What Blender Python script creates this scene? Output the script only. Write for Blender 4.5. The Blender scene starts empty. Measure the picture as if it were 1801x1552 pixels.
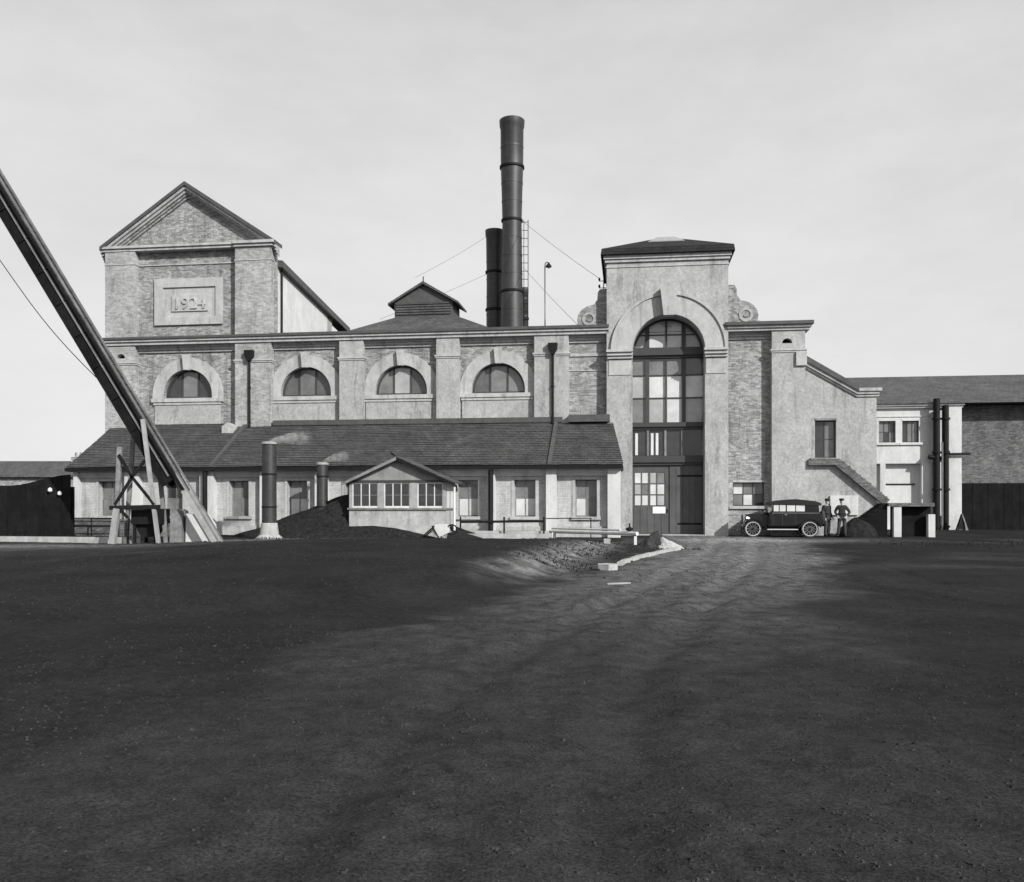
import bpy, bmesh, math, random
from mathutils import Vector, Matrix, noise

R = math.radians
random.seed(7)
S = bpy.context.scene
COL = S.collection

# ------------------------------------------------------------------ camera, sky, sun, exposure
cam_d = bpy.data.cameras.new('camera')
cam = bpy.data.objects.new('camera', cam_d)
COL.objects.link(cam)
cam.location = (0, 0, 1.5)
cam.rotation_euler = (R(90), 0, 0)
cam_d.sensor_fit = 'HORIZONTAL'
cam_d.sensor_width = 36.0
cam_d.lens = 31.18
cam_d.shift_y = 0.0622
cam_d.clip_end = 6000
S.camera = cam

SUN_AZ, SUN_EL = R(38.5), R(29)
sun_v = Vector((math.sin(SUN_AZ) * math.cos(SUN_EL), -math.cos(SUN_AZ) * math.cos(SUN_EL), math.sin(SUN_EL)))
wd = bpy.data.worlds.new('World')
S.world = wd
wd.use_nodes = True
nt = wd.node_tree
nt.nodes.clear()
sky = nt.nodes.new('ShaderNodeTexSky')
sky.sky_type = 'NISHITA'
sky.sun_disc = False
sky.sun_elevation = SUN_EL
sky.sun_rotation = math.pi - SUN_AZ
sky.air_density = 1.0
sky.dust_density = 3.0
sky.ozone_density = 1.0
bw = nt.nodes.new('ShaderNodeRGBToBW')
tcw = nt.nodes.new('ShaderNodeTexCoord')
cl = nt.nodes.new('ShaderNodeTexNoise')
cl.inputs['Scale'].default_value = 2.4
cl.inputs['Detail'].default_value = 7
cl.inputs['Roughness'].default_value = 0.62
mpw = nt.nodes.new('ShaderNodeMapping')
mpw.inputs['Scale'].default_value = (1, 1, 2.6)
rw = nt.nodes.new('ShaderNodeMapRange')
rw.inputs[1].default_value = 0.3
rw.inputs[2].default_value = 0.72
rw.inputs[3].default_value = 0.7
rw.inputs[4].default_value = 1.0
mixw = nt.nodes.new('ShaderNodeMix')
mixw.data_type = 'FLOAT'
veil = nt.nodes.new('ShaderNodeValue')
veil.outputs[0].default_value = 7.5          # thin white cloud veil, same radiance all round
addv = nt.nodes.new('ShaderNodeMath')
addv.operation = 'MULTIPLY'
addv.inputs[1].default_value = 1.0
bg = nt.nodes.new('ShaderNodeBackground')
bg.inputs['Strength'].default_value = 0.12
out = nt.nodes.new('ShaderNodeOutputWorld')
lk = nt.links.new
lk(sky.outputs[0], bw.inputs[0])
lk(tcw.outputs['Generated'], mpw.inputs[0])
lk(mpw.outputs[0], cl.inputs['Vector'])
lk(cl.outputs['Fac'], rw.inputs[0])
lk(rw.outputs[0], addv.inputs[0])
sepw = nt.nodes.new('ShaderNodeSeparateXYZ')       # the veil is thinnest overhead, thickest along the horizon
hzw = nt.nodes.new('ShaderNodeMapRange')
hzw.inputs[1].default_value = 0.0
hzw.inputs[2].default_value = 1.0
hzw.inputs[3].default_value = 1.0
hzw.inputs[4].default_value = 0.5
lk(tcw.outputs['Generated'], sepw.inputs[0])
lk(sepw.outputs[2], hzw.inputs[0])
lk(hzw.outputs[0], addv.inputs[1])
lk(addv.outputs[0], mixw.inputs[0])
lk(bw.outputs[0], mixw.inputs[2])
lk(veil.outputs[0], mixw.inputs[3])
lk(mixw.outputs[0], bg.inputs['Color'])
lk(bg.outputs[0], out.inputs[0])

sun_d = bpy.data.lights.new('sun', 'SUN')
sun_d.energy = 5.0
sun_d.angle = R(0.6)
sun_d.color = (1.0, 0.995, 0.985)
sun = bpy.data.objects.new('sun', sun_d)
COL.objects.link(sun)
sun.rotation_euler = sun_v.to_track_quat('Z', 'Y').to_euler()
sun.location = (30, -30, 40)

vs = S.view_settings
vs.view_transform = 'Standard'
vs.look = 'None'
vs.exposure = 0.0
vs.gamma = 1.0
vs.use_curve_mapping = False

# ------------------------------------------------------------------ frames and helpers
TH = R(7.5)                       # the station's front is turned 7.5 degrees from the picture plane
P0 = Vector((0, 45, 0))
ROT = {'F': -TH, 'W': 0.0}


def place(frame, o):
    v = Vector(o)
    return P0 + Matrix.Rotation(-TH, 3, 'Z') @ v if frame == 'F' else v


def props(ob, label=None, cat=None, group=None, kind=None):
    if label: ob['label'] = label
    if cat: ob['category'] = cat
    if group: ob['group'] = group
    if kind: ob['kind'] = kind
    return ob


class Thing:
    def __init__(s, name, label, cat, o, frame='F', group=None, kind=None, rz=0.0, link=True):
        s.o = Vector(o)
        s.e = bpy.data.objects.new(name, None)
        s.e.empty_display_size = 0.2
        COL.objects.link(s.e)
        s.e.location = place(frame, o)
        s.e.rotation_euler = (0, 0, ROT[frame] + rz)
        s.frame = frame
        props(s.e, label, cat, group, kind)

    def part(s, name, bm, m, parent=None, smooth=False, kind=None, label=None):
        ob = finish(name, bm, m, s.o, smooth)
        ob.parent = parent or s.e
        if kind: ob['kind'] = kind
        if label: ob['label'] = label
        return ob

    def mesh(s, name, me, m, parent=None):
        ob = bpy.data.objects.new(name, me)
        COL.objects.link(ob)
        ob.parent = parent or s.e
        if m is not None:
            me.materials.clear(); me.materials.append(m)
        return ob


def finish(name, bm, m, o=(0, 0, 0), smooth=False):
    bmesh.ops.translate(bm, verts=bm.verts, vec=-Vector(o))
    bmesh.ops.recalc_face_normals(bm, faces=bm.faces)
    me = bpy.data.meshes.new(name)
    bm.to_mesh(me)
    bm.free()
    me.materials.append(m)
    if smooth:
        for p in me.polygons: p.use_smooth = True
        try: me.set_sharp_from_angle(angle=R(40))
        except Exception: pass
    ob = bpy.data.objects.new(name, me)
    COL.objects.link(ob)
    return ob


def solo(name, label, cat, bm, m, o=(0, 0, 0), frame='F', group=None, kind=None, smooth=False):
    ob = finish(name, bm, m, o, smooth)
    ob.location = place(frame, o)
    ob.rotation_euler = (0, 0, ROT[frame])
    return props(ob, label, cat, group, kind)


def B(): return bmesh.new()


def box(bm, x0, x1, y0, y1, z0, z1):
    v = [bm.verts.new((x, y, z)) for z in (z0, z1) for y in (y0, y1) for x in (x0, x1)]
    for f in ((0, 1, 3, 2), (4, 6, 7, 5), (0, 4, 5, 1), (2, 3, 7, 6), (0, 2, 6, 4), (1, 5, 7, 3)):
        bm.faces.new([v[i] for i in f])
    return bm


def boxes(*a):
    bm = B()
    for b in a: box(bm, *b)
    return bm


def prism(bm, pts, axis, a, b):
    def P(p, t):
        if axis == 'y': return (p[0], t, p[1])
        if axis == 'x': return (t, p[0], p[1])
        return (p[0], p[1], t)
    v0 = [bm.verts.new(P(p, a)) for p in pts]
    v1 = [bm.verts.new(P(p, b)) for p in pts]
    n = len(pts)
    bm.faces.new(v0); bm.faces.new(v1[::-1])
    for i in range(n):
        bm.faces.new((v0[i], v0[(i + 1) % n], v1[(i + 1) % n], v1[i]))
    return bm


def tube(bm, pts, r, n=8, cap=True):
    pts = [Vector(p) for p in pts]
    rs = r if isinstance(r, (list, tuple)) else [r] * len(pts)
    rings = []
    for i, p in enumerate(pts):
        d = (pts[min(i + 1, len(pts) - 1)] - pts[max(i - 1, 0)]).normalized()
        a = d.cross(Vector((0, 0, 1)))
        if a.length < 1e-4: a = d.cross(Vector((0, 1, 0)))
        a.normalize(); b = d.cross(a)
        rings.append([bm.verts.new(p + (a * math.cos(2 * math.pi * k / n) + b * math.sin(2 * math.pi * k / n)) * rs[i]) for k in range(n)])
    for i in range(len(rings) - 1):
        for k in range(n):
            bm.faces.new((rings[i][k], rings[i][(k + 1) % n], rings[i + 1][(k + 1) % n], rings[i + 1][k]))
    if cap:
        bm.faces.new(rings[0]); bm.faces.new(rings[-1][::-1])
    return bm


def bar(bm, p0, p1, w, h, up=(0, 0, 1)):
    """rectangular bar from p0 to p1, w across, h along 'up'"""
    p0, p1 = Vector(p0), Vector(p1)
    d = (p1 - p0).normalized()
    a = d.cross(Vector(up))
    if a.length < 1e-4: a = d.cross(Vector((0, 1, 0)))
    a.normalize(); b = a.cross(d).normalized()
    v = []
    for p in (p0, p1):
        for s, t in ((-1, -1), (1, -1), (1, 1), (-1, 1)):
            v.append(bm.verts.new(p + a * (s * w / 2) + b * (t * h / 2)))
    for f in ((0, 1, 2, 3), (4, 7, 6, 5), (0, 4, 5, 1), (1, 5, 6, 2), (2, 6, 7, 3), (3, 7, 4, 0)):
        bm.faces.new([v[i] for i in f])
    return bm


def lathe(bm, prof, c, n=24):
    rings = []
    for r, z in prof:
        rings.append([bm.verts.new((c[0] + r * math.cos(2 * math.pi * k / n), c[1] + r * math.sin(2 * math.pi * k / n), z)) for k in range(n)])
    for i in range(len(rings) - 1):
        for k in range(n):
            bm.faces.new((rings[i][k], rings[i][(k + 1) % n], rings[i + 1][(k + 1) % n], rings[i + 1][k]))
    bm.faces.new(rings[0]); bm.faces.new(rings[-1][::-1])
    return bm


def holewall(bm, outer, holes, y0, y1):
    """a wall slab in the xz plane with openings that run right through it"""
    loops = [outer] + holes
    ed, fl, bl = [], [], []
    for lp in loops:
        vs_ = [bm.verts.new((p[0], y0, p[1])) for p in lp]
        fl.append(vs_)
        for i in range(len(vs_)): ed.append(bm.edges.new((vs_[i], vs_[(i + 1) % len(vs_)])))
    res = bmesh.ops.triangle_fill(bm, use_beauty=True, use_dissolve=False, edges=ed)
    faces = [g for g in res['geom'] if isinstance(g, bmesh.types.BMFace)]
    mp = {}
    for vs_ in fl:
        for v in vs_: mp[v] = bm.verts.new((v.co.x, y1, v.co.z))
    for f in faces: bm.faces.new([mp[v] for v in f.verts][::-1])
    for vs_ in fl:
        for i in range(len(vs_)):
            a, b = vs_[i], vs_[(i + 1) % len(vs_)]
            bm.faces.new((a, b, mp[b], mp[a]))
    return bm


def rect(x0, x1, z0, z1): return [(x0, z0), (x1, z0), (x1, z1), (x0, z1)]


def archpts(c, z0, zs, r, n=24):
    """opening outline: jambs from z0 to the springing zs, half circle over"""
    if zs - z0 < 1e-4: return [(c + r * math.cos(math.pi * k / n), zs + r * math.sin(math.pi * k / n)) for k in range(n + 1)]
    return [(c - r, z0), (c + r, z0)] + [(c + r * math.cos(math.pi * k / n), zs + r * math.sin(math.pi * k / n)) for k in range(n + 1)]


def arcring(bm, c, zs, r0, r1, y0, y1, n=28, a0=0.0, a1=math.pi):
    pts = [(c + r1 * math.cos(a0 + (a1 - a0) * k / n), zs + r1 * math.sin(a0 + (a1 - a0) * k / n)) for k in range(n + 1)]
    inn = [(c + r0 * math.cos(a0 + (a1 - a0) * k / n), zs + r0 * math.sin(a0 + (a1 - a0) * k / n)) for k in range(n + 1)]
    q = []
    for y in (y0, y1):
        q.append(([bm.verts.new((p[0], y, p[1])) for p in pts], [bm.verts.new((p[0], y, p[1])) for p in inn]))
    (o0, i0), (o1, i1) = q
    for k in range(n):
        bm.faces.new((o0[k], o0[k + 1], i0[k + 1], i0[k]))
        bm.faces.new((o1[k], i1[k], i1[k + 1], o1[k + 1]))
        bm.faces.new((o0[k], o1[k], o1[k + 1], o0[k + 1]))
        bm.faces.new((i0[k], i0[k + 1], i1[k + 1], i1[k]))
    bm.faces.new((o0[0], i0[0], i1[0], o1[0])); bm.faces.new((o0[n], o1[n], i1[n], i0[n]))
    return bm


def arcstrip(bm, x0, x1, c, zb, zs, r, y0, y1, n=8):
    """pane: the strip x0..x1 of an arched opening from zb up to the curve"""
    top = []
    for k in range(n + 1):
        x = x1 + (x0 - x1) * k / n
        d = max(0.0, r * r - (x - c) ** 2)
        top.append((x, max(zb + 0.02, zs + math.sqrt(d))))
    return prism(bm, [(x0, zb), (x1, zb)] + top, 'y', y0, y1)


# ------------------------------------------------------------------ materials (the photograph is monochrome: greys only)
def mat(name, col, rough=0.85, var=0.25, scale=1.2, detail=6, bump=0.0, bscale=30, streak=0.0, pattern=None, spec=0.3, speck=0.0, metal=0.0, stain=0.0):
    m = bpy.data.materials.new(name)
    m.use_nodes = True
    t = m.node_tree
    N, L = t.nodes, t.links.new
    b = N['Principled BSDF']
    b.inputs['Roughness'].default_value = rough
    b.inputs['Specular IOR Level'].default_value = spec
    b.inputs['Metallic'].default_value = metal
    tc = N.new('ShaderNodeTexCoord')
    ge = N.new('ShaderNodeNewGeometry')
    pos = ge.outputs['Position']
    n1 = N.new('ShaderNodeTexNoise'); n1.inputs['Scale'].default_value = scale; n1.inputs['Detail'].default_value = detail; n1.inputs['Roughness'].default_value = 0.65
    L(pos, n1.inputs['Vector'])
    r1 = N.new('ShaderNodeMapRange'); r1.inputs[1].default_value = 0.25; r1.inputs[2].default_value = 0.75
    r1.inputs[3].default_value = 1 - var; r1.inputs[4].default_value = 1 + var
    L(n1.outputs['Fac'], r1.inputs[0])
    val = r1.outputs[0]
    h = None

    def mul(a, bb):
        q = N.new('ShaderNodeMath'); q.operation = 'MULTIPLY'
        L(a, q.inputs[0])
        if isinstance(bb, float): q.inputs[1].default_value = bb
        else: L(bb, q.inputs[1])
        return q.outputs[0]
    if streak:
        mp = N.new('ShaderNodeMapping'); mp.inputs['Scale'].default_value = (1.3, 1.3, 0.3)
        L(pos, mp.inputs[0])
        n2 = N.new('ShaderNodeTexNoise'); n2.inputs['Scale'].default_value = 1.0; n2.inputs['Detail'].default_value = 5; n2.inputs['Roughness'].default_value = 0.7
        L(mp.outputs[0], n2.inputs['Vector'])
        r2 = N.new('ShaderNodeMapRange'); r2.inputs[1].default_value = 0.35; r2.inputs[2].default_value = 0.7
        r2.inputs[3].default_value = 1 + streak * 0.4; r2.inputs[4].default_value = 1 - streak
        L(n2.outputs['Fac'], r2.inputs[0])
        val = mul(val, r2.outputs[0])
    if pattern:
        sp = N.new('ShaderNodeSeparateXYZ'); L(tc.outputs['Object'], sp.inputs[0])
        ad = N.new('ShaderNodeMath'); ad.operation = 'ADD'
        L(sp.outputs[0], ad.inputs[0]); L(sp.outputs[1], ad.inputs[1])
        cb = N.new('ShaderNodeCombineXYZ')
        if pattern['axis'] == 'wall': L(ad.outputs[0], cb.inputs[0]); L(sp.outputs[2], cb.inputs[1])
        else: L(sp.outputs[0], cb.inputs[0]); L(sp.outputs[2], cb.inputs[1])
        br = N.new('ShaderNodeTexBrick')
        br.inputs['Scale'].default_value = 1.0
        br.inputs['Brick Width'].default_value = pattern['w']
        br.inputs['Row Height'].default_value = pattern['h']
        br.inputs['Mortar Size'].default_value = pattern['m']
        br.inputs['Mortar Smooth'].default_value = 0.2
        c1, c2, cm = pattern['c']
        br.inputs['Color1'].default_value = (c1, c1, c1, 1)
        br.inputs['Color2'].default_value = (c2, c2, c2, 1)
        br.inputs['Mortar'].default_value = (cm, cm, cm, 1)
        L(cb.outputs[0], br.inputs['Vector'])
        bwn = N.new('ShaderNodeRGBToBW'); L(br.outputs['Color'], bwn.inputs[0])
        val = mul(val, bwn.outputs[0])
        inv = N.new('ShaderNodeMath'); inv.operation = 'SUBTRACT'; inv.inputs[0].default_value = 1.0
        L(br.outputs['Fac'], inv.inputs[1])
        h = inv.outputs[0]
    if stain:
        mp5 = N.new('ShaderNodeMapping'); mp5.inputs['Scale'].default_value = (2.6, 2.6, 0.35)
        L(pos, mp5.inputs[0])
        n5 = N.new('ShaderNodeTexNoise'); n5.inputs['Scale'].default_value = 1.0; n5.inputs['Detail'].default_value = 8; n5.inputs['Roughness'].default_value = 0.68; n5.inputs['Distortion'].default_value = 0.4
        L(mp5.outputs[0], n5.inputs['Vector'])
        r5 = N.new('ShaderNodeMapRange'); r5.interpolation_type = 'SMOOTHSTEP'
        r5.inputs[1].default_value = 0.52; r5.inputs[2].default_value = 0.68; r5.inputs[3].default_value = 1.0; r5.inputs[4].default_value = 1 - stain
        L(n5.outputs['Fac'], r5.inputs[0])
        n6 = N.new('ShaderNodeTexNoise'); n6.inputs['Scale'].default_value = 2.7; n6.inputs['Detail'].default_value = 7; n6.inputs['Roughness'].default_value = 0.75
        L(pos, n6.inputs['Vector'])
        r6 = N.new('ShaderNodeMapRange'); r6.inputs[1].default_value = 0.35; r6.inputs[2].default_value = 0.68; r6.inputs[3].default_value = 1 + stain * 0.3; r6.inputs[4].default_value = 1 - stain * 0.45
        L(n6.outputs['Fac'], r6.inputs[0])
        val = mul(mul(val, r5.outputs[0]), r6.outputs[0])
    if speck:
        n4 = N.new('ShaderNodeTexNoise'); n4.inputs['Scale'].default_value = 9; n4.inputs['Detail'].default_value = 4; n4.inputs['Roughness'].default_value = 0.75
        L(pos, n4.inputs['Vector'])
        r4 = N.new('ShaderNodeMapRange'); r4.inputs[1].default_value = 0.3; r4.inputs[2].default_value = 0.7
        r4.inputs[3].default_value = 1 - speck; r4.inputs[4].default_value = 1 + speck
        L(n4.outputs['Fac'], r4.inputs[0])
        val = mul(val, r4.outputs[0])
    val = mul(val, float(col))
    cbn = N.new('ShaderNodeCombineColor')
    for i in range(3): L(val, cbn.inputs[i])
    L(cbn.outputs[0], b.inputs['Base Color'])
    if bump or h is not None:
        n3 = N.new('ShaderNodeTexNoise'); n3.inputs['Scale'].default_value = bscale; n3.inputs['Detail'].default_value = 5
        L(pos, n3.inputs['Vector'])
        hh = n3.outputs['Fac']
        if h is not None:
            q = N.new('ShaderNodeMath'); q.operation = 'MULTIPLY_ADD'; q.inputs[1].default_value = 0.35
            L(n3.outputs['Fac'], q.inputs[0]); L(h, q.inputs[2]); hh = q.outputs[0]
        bp = N.new('ShaderNodeBump'); bp.inputs['Strength'].default_value = bump or 0.4; bp.inputs['Distance'].default_value = 0.02
        L(hh, bp.inputs['Height']); L(bp.outputs[0], b.inputs['Normal'])
    return m


brick_pat = dict(axis='wall', w=0.235, h=0.078, m=0.008, c=(0.6, 1.35, 1.2))
M = {}
M['brick'] = mat('stock_brick', 0.27, var=0.25, scale=0.9, stain=0.35, streak=0.2, pattern=brick_pat, bump=0.5, speck=0.3)
M['brick_tower'] = mat('tower_brick', 0.33, var=0.22, scale=0.9, stain=0.3, streak=0.15, pattern=dict(brick_pat, c=(0.75, 1.2, 1.15)), bump=0.4, speck=0.2)
M['brick_pale'] = mat('pale_brick', 0.46, stain=0.25, var=0.16, scale=1.0, streak=0.2, pattern=dict(brick_pat, c=(0.88, 1.06, 0.72)), bump=0.4, speck=0.12)
M['brick_dark'] = mat('dark_brick', 0.12, var=0.3, streak=0.3, pattern=brick_pat, bump=0.5, speck=0.3)
M['render'] = mat('cement_render', 0.35, stain=0.36, var=0.16, scale=0.6, streak=0.12, bump=0.35, bscale=22, speck=0.24)
M['stone'] = mat('pale_stone', 0.40, stain=0.32, var=0.14, scale=1.1, streak=0.14, bump=0.2, bscale=25, speck=0.1)
M['white'] = mat('limewash', 0.53, stain=0.16, var=0.1, scale=0.9, streak=0.12, bump=0.15, bscale=20, speck=0.06)
M['whitewood'] = mat('white_painted_wood', 0.6, var=0.12, rough=0.6, scale=4, streak=0.2)
M['slate'] = mat('roof_slate', 0.085, rough=0.7, stain=0.3, var=0.3, scale=0.8, pattern=dict(axis='roof', w=0.3, h=0.13, m=0.012, c=(0.85, 1.12, 0.5)), bump=0.6, streak=0.2, speck=0.25)
M['slate_dark'] = mat('dark_slate', 0.03, rough=0.8, var=0.3, scale=0.8, pattern=dict(axis='roof', w=0.3, h=0.13, m=0.012, c=(0.85, 1.12, 0.5)), bump=0.5, spec=0.1)
M['lead'] = mat('lead_flashing', 0.07, rough=0.6, var=0.3, scale=3)
M['lead_pale'] = mat('pale_lead_cap', 0.3, rough=0.55, var=0.25, scale=3)
M['iron'] = mat('black_iron', 0.011, rough=0.6, var=0.4, scale=3, spec=0.15)
M['soot'] = mat('sooty_steel', 0.032, rough=0.5, stain=0.4, var=0.45, scale=1.1, streak=0.4, spec=0.5, speck=0.3)
M['steel'] = mat('weathered_steel', 0.16, rough=0.5, var=0.4, scale=2.0, streak=0.35, spec=0.5)
M['deck'] = mat('hoist_deck', 0.04, var=0.4, scale=4, streak=0.3, bump=0.3, speck=0.5, spec=0.1)
M['timber'] = mat('weathered_timber', 0.2, var=0.35, scale=3, streak=0.5, bump=0.3, speck=0.25)
M['timber_pale'] = mat('bleached_timber', 0.3, var=0.2, scale=4, streak=0.3, bump=0.3)
M['tar'] = mat('tarred_boards', 0.012, rough=0.8, spec=0.05, var=0.4, scale=2, streak=0.4)
M['door'] = mat('painted_door', 0.075, rough=0.5, var=0.25, scale=2, streak=0.25, spec=0.4)
M['frame'] = mat('dark_window_frame', 0.05, rough=0.5, var=0.2)
M['concrete'] = mat('concrete', 0.38, stain=0.3, var=0.2, scale=2.5, streak=0.2, bump=0.4, speck=0.15)
M['coal'] = mat('coal_ash', 0.02, rough=0.95, spec=0.05, var=0.5, scale=6, bump=0.9, bscale=14, speck=0.5)
M['sand'] = mat('builders_sand', 0.34, var=0.2, scale=4, bump=0.5, bscale=20, speck=0.15)
M['gl_pale'] = mat('bright_glass', 0.55, rough=0.12, var=0.22, scale=1.3, spec=0.6)  # pane tones carry reflected sky and light from behind in their colour
M['gl_mid'] = mat('mid_glass', 0.16, rough=0.1, var=0.35, scale=1.6, spec=0.6)
M['gl_dark'] = mat('window_glass', 0.035, rough=0.06, var=0.4, scale=1.8, spec=0.6)
M['gable_board'] = mat('gable_boards', 0.23, var=0.18, scale=2, streak=0.35, bump=0.2)
M['cloth'] = mat('dark_suit', 0.028, rough=0.95, var=0.3, scale=12)
M['cloth2'] = mat('grey_trousers', 0.05, rough=0.95, var=0.3, scale=12)
M['skin'] = mat('skin', 0.45, rough=0.6, var=0.08, scale=20)
M['leather'] = mat('black_leather', 0.02, rough=0.4, var=0.2)
M['shirt'] = mat('white_collar', 0.7, rough=0.8, var=0.05)
M['carpaint'] = mat('dark_coachwork', 0.008, rough=0.22, var=0.4, scale=3, spec=0.55)
M['hood'] = mat('car_roof_cloth', 0.015, rough=0.8, var=0.2, scale=8)
M['rubber'] = mat('grey_rubber', 0.05, rough=0.9, var=0.2, scale=10)
M['soil'] = mat('dug_soil', 0.04, rough=0.95, var=0.4, scale=5, bump=0.8, bscale=16, speck=0.4, spec=0.05)
M['gl_a'] = mat('grey_glass', 0.34, rough=0.1, var=0.3, scale=1.1, spec=0.6)
M['gl_b'] = mat('dim_glass', 0.09, rough=0.1, var=0.4, scale=1.5, spec=0.6)
M['rim'] = mat('pale_wheel_rim', 0.5, rough=0.5, var=0.1)
M['nickel'] = mat('nickel', 0.55, rough=0.25, var=0.1, metal=0.9)
M['notice'] = mat('white_enamel', 0.7, rough=0.3, var=0.06)
M['stain'] = M['soot']


def ground_mat():
    m = mat('cinder_ground', 0.018, rough=0.95, var=0.4, scale=0.5, bump=0.45, bscale=17, speck=0.35, spec=0.05)
    t = m.node_tree
    N, L = t.nodes, t.links.new
    b = N['Principled BSDF']
    src = b.inputs['Base Color'].links[0].from_socket
    at = N.new('ShaderNodeAttribute'); at.attribute_name = 'wear_and_light'
    n = N.new('ShaderNodeTexNoise'); n.inputs['Scale'].default_value = 3.2; n.inputs['Detail'].default_value = 8; n.inputs['Roughness'].default_value = 0.7
    ge = N.new('ShaderNodeNewGeometry'); L(ge.outputs['Position'], n.inputs['Vector'])
    q = N.new('ShaderNodeMath'); q.operation = 'MULTIPLY'
    r = N.new('ShaderNodeMapRange'); r.inputs[1].default_value = 0.3; r.inputs[2].default_value = 0.7; r.inputs[3].default_value = 0.12; r.inputs[4].default_value = 1.65
    L(n.outputs['Fac'], r.inputs[0]); L(r.outputs[0], q.inputs[0]); L(at.outputs['Fac'], q.inputs[1])
    mx = N.new('ShaderNodeMix'); mx.data_type = 'RGBA'; mx.clamp_factor = True
    L(q.outputs[0], mx.inputs[0]); L(src, mx.inputs[6]); mx.inputs[7].default_value = (0.27, 0.27, 0.27, 1)
    g1 = N.new('ShaderNodeTexNoise'); g1.inputs['Scale'].default_value = 55; g1.inputs['Detail'].default_value = 3; g1.inputs['Roughness'].default_value = 0.8
    L(ge.outputs['Position'], g1.inputs['Vector'])
    g2 = N.new('ShaderNodeMapRange'); g2.inputs[1].default_value = 0.3; g2.inputs[2].default_value = 0.7; g2.inputs[3].default_value = 0.35; g2.inputs[4].default_value = 1.75
    L(g1.outputs['Fac'], g2.inputs[0])
    gx = N.new('ShaderNodeMix'); gx.data_type = 'RGBA'; gx.blend_type = 'MULTIPLY'; gx.inputs[0].default_value = 1.0
    L(mx.outputs[2], gx.inputs[6]); L(g2.outputs[0], gx.inputs[7])
    L(gx.outputs[2], b.inputs['Base Color'])
    bp2 = N.new('ShaderNodeBump'); bp2.inputs['Strength'].default_value = 0.55; bp2.inputs['Distance'].default_value = 0.01
    L(g1.outputs['Fac'], bp2.inputs['Height'])
    L(b.inputs['Normal'].links[0].from_socket, bp2.inputs['Normal'])
    L(bp2.outputs[0], b.inputs['Normal'])
    return m


M['ground'] = ground_mat()

# ------------------------------------------------------------------ ground: one sheet out to the horizon
def seg_d(px, py, pts):
    best = 1e9
    for (ax, ay), (bx, by) in zip(pts, pts[1:]):
        dx, dy = bx - ax, by - ay
        l2 = dx * dx + dy * dy
        t = max(0, min(1, ((px - ax) * dx + (py - ay) * dy) / l2))
        best = min(best, math.hypot(px - ax - t * dx, py - ay - t * dy))
    return best


ROAD = [(9.6, 44), (9.3, 36), (7.2, 28), (5.0, 21), (2.3, 13.6), (0.4, 7.7), (-0.6, 3), (-1.2, -2)]
RUTS = [[(8.6, 42), (8.3, 36), (6.2, 28), (4.1, 21), (1.5, 13.6), (-0.3, 7.7), (-1.4, 2)], [(10.2, 42), (9.8, 36), (7.7, 28), (5.6, 21), (3.0, 13.6), (1.1, 7.7), (0.1, 2)]]
TRACKS = [[(-14, 20), (-7, 15.5), (-1, 13), (5, 12.4), (12, 13.5)], [(-14, 18.6), (-7, 14.1), (-1, 11.6), (5, 11.0), (12, 12.1)], [(-9, 4), (-4.5, 7.5), (0.5, 12), (4.2, 18), (6.8, 26)], [(-8, 3.2), (-3.4, 6.6), (1.7, 11.2), (5.4, 17.3), (8.0, 25.5)],
          [(12, 6), (8, 10), (6.5, 16), (8, 24), (13, 31)], [(13.4, 6.6), (9.4, 10.5), (7.9, 16), (9.4, 23.5), (14, 30)]]
EDGE = [(4.9, 39), (4.3, 33), (3.2, 27), (1.9, 21), (0.6, 16.5), (-1.6, 13), (-6, 10.5), (-14, 9), (-30, 8)]


def sstep(a, b, x):
    t = max(0.0, min(1.0, (x - a) / (b - a)))
    return t * t * (3 - 2 * t)


def edge_side(x, y):
    """signed distance to the foot of the raised bank: positive on the bank"""
    best, sg = 1e9, 1
    for (ax, ay), (bx, by) in zip(EDGE, EDGE[1:]):
        dx, dy = bx - ax, by - ay
        t = max(0, min(1, ((x - ax) * dx + (y - ay) * dy) / (dx * dx + dy * dy)))
        d = math.hypot(x - ax - t * dx, y - ay - t * dy)
        if d < best:
            best = d
            sg = 1 if dx * (y - ay) - dy * (x - ax) < 0 else -1
    return best * sg


def bank(x, y):
    if y > 45 or y < 5 or x > 7: return 0.0, 9.0
    d = edge_side(x, y) + 0.35 * noise.noise(Vector((x * 0.6, y * 0.6, 2.2)))
    f = (1 - sstep(28.0, 36.5, y)) * sstep(4, 23, y) * (0.25 + 0.75 * sstep(-13, -6, x))
    return f * sstep(0.0, 1.9, d), d


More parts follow.
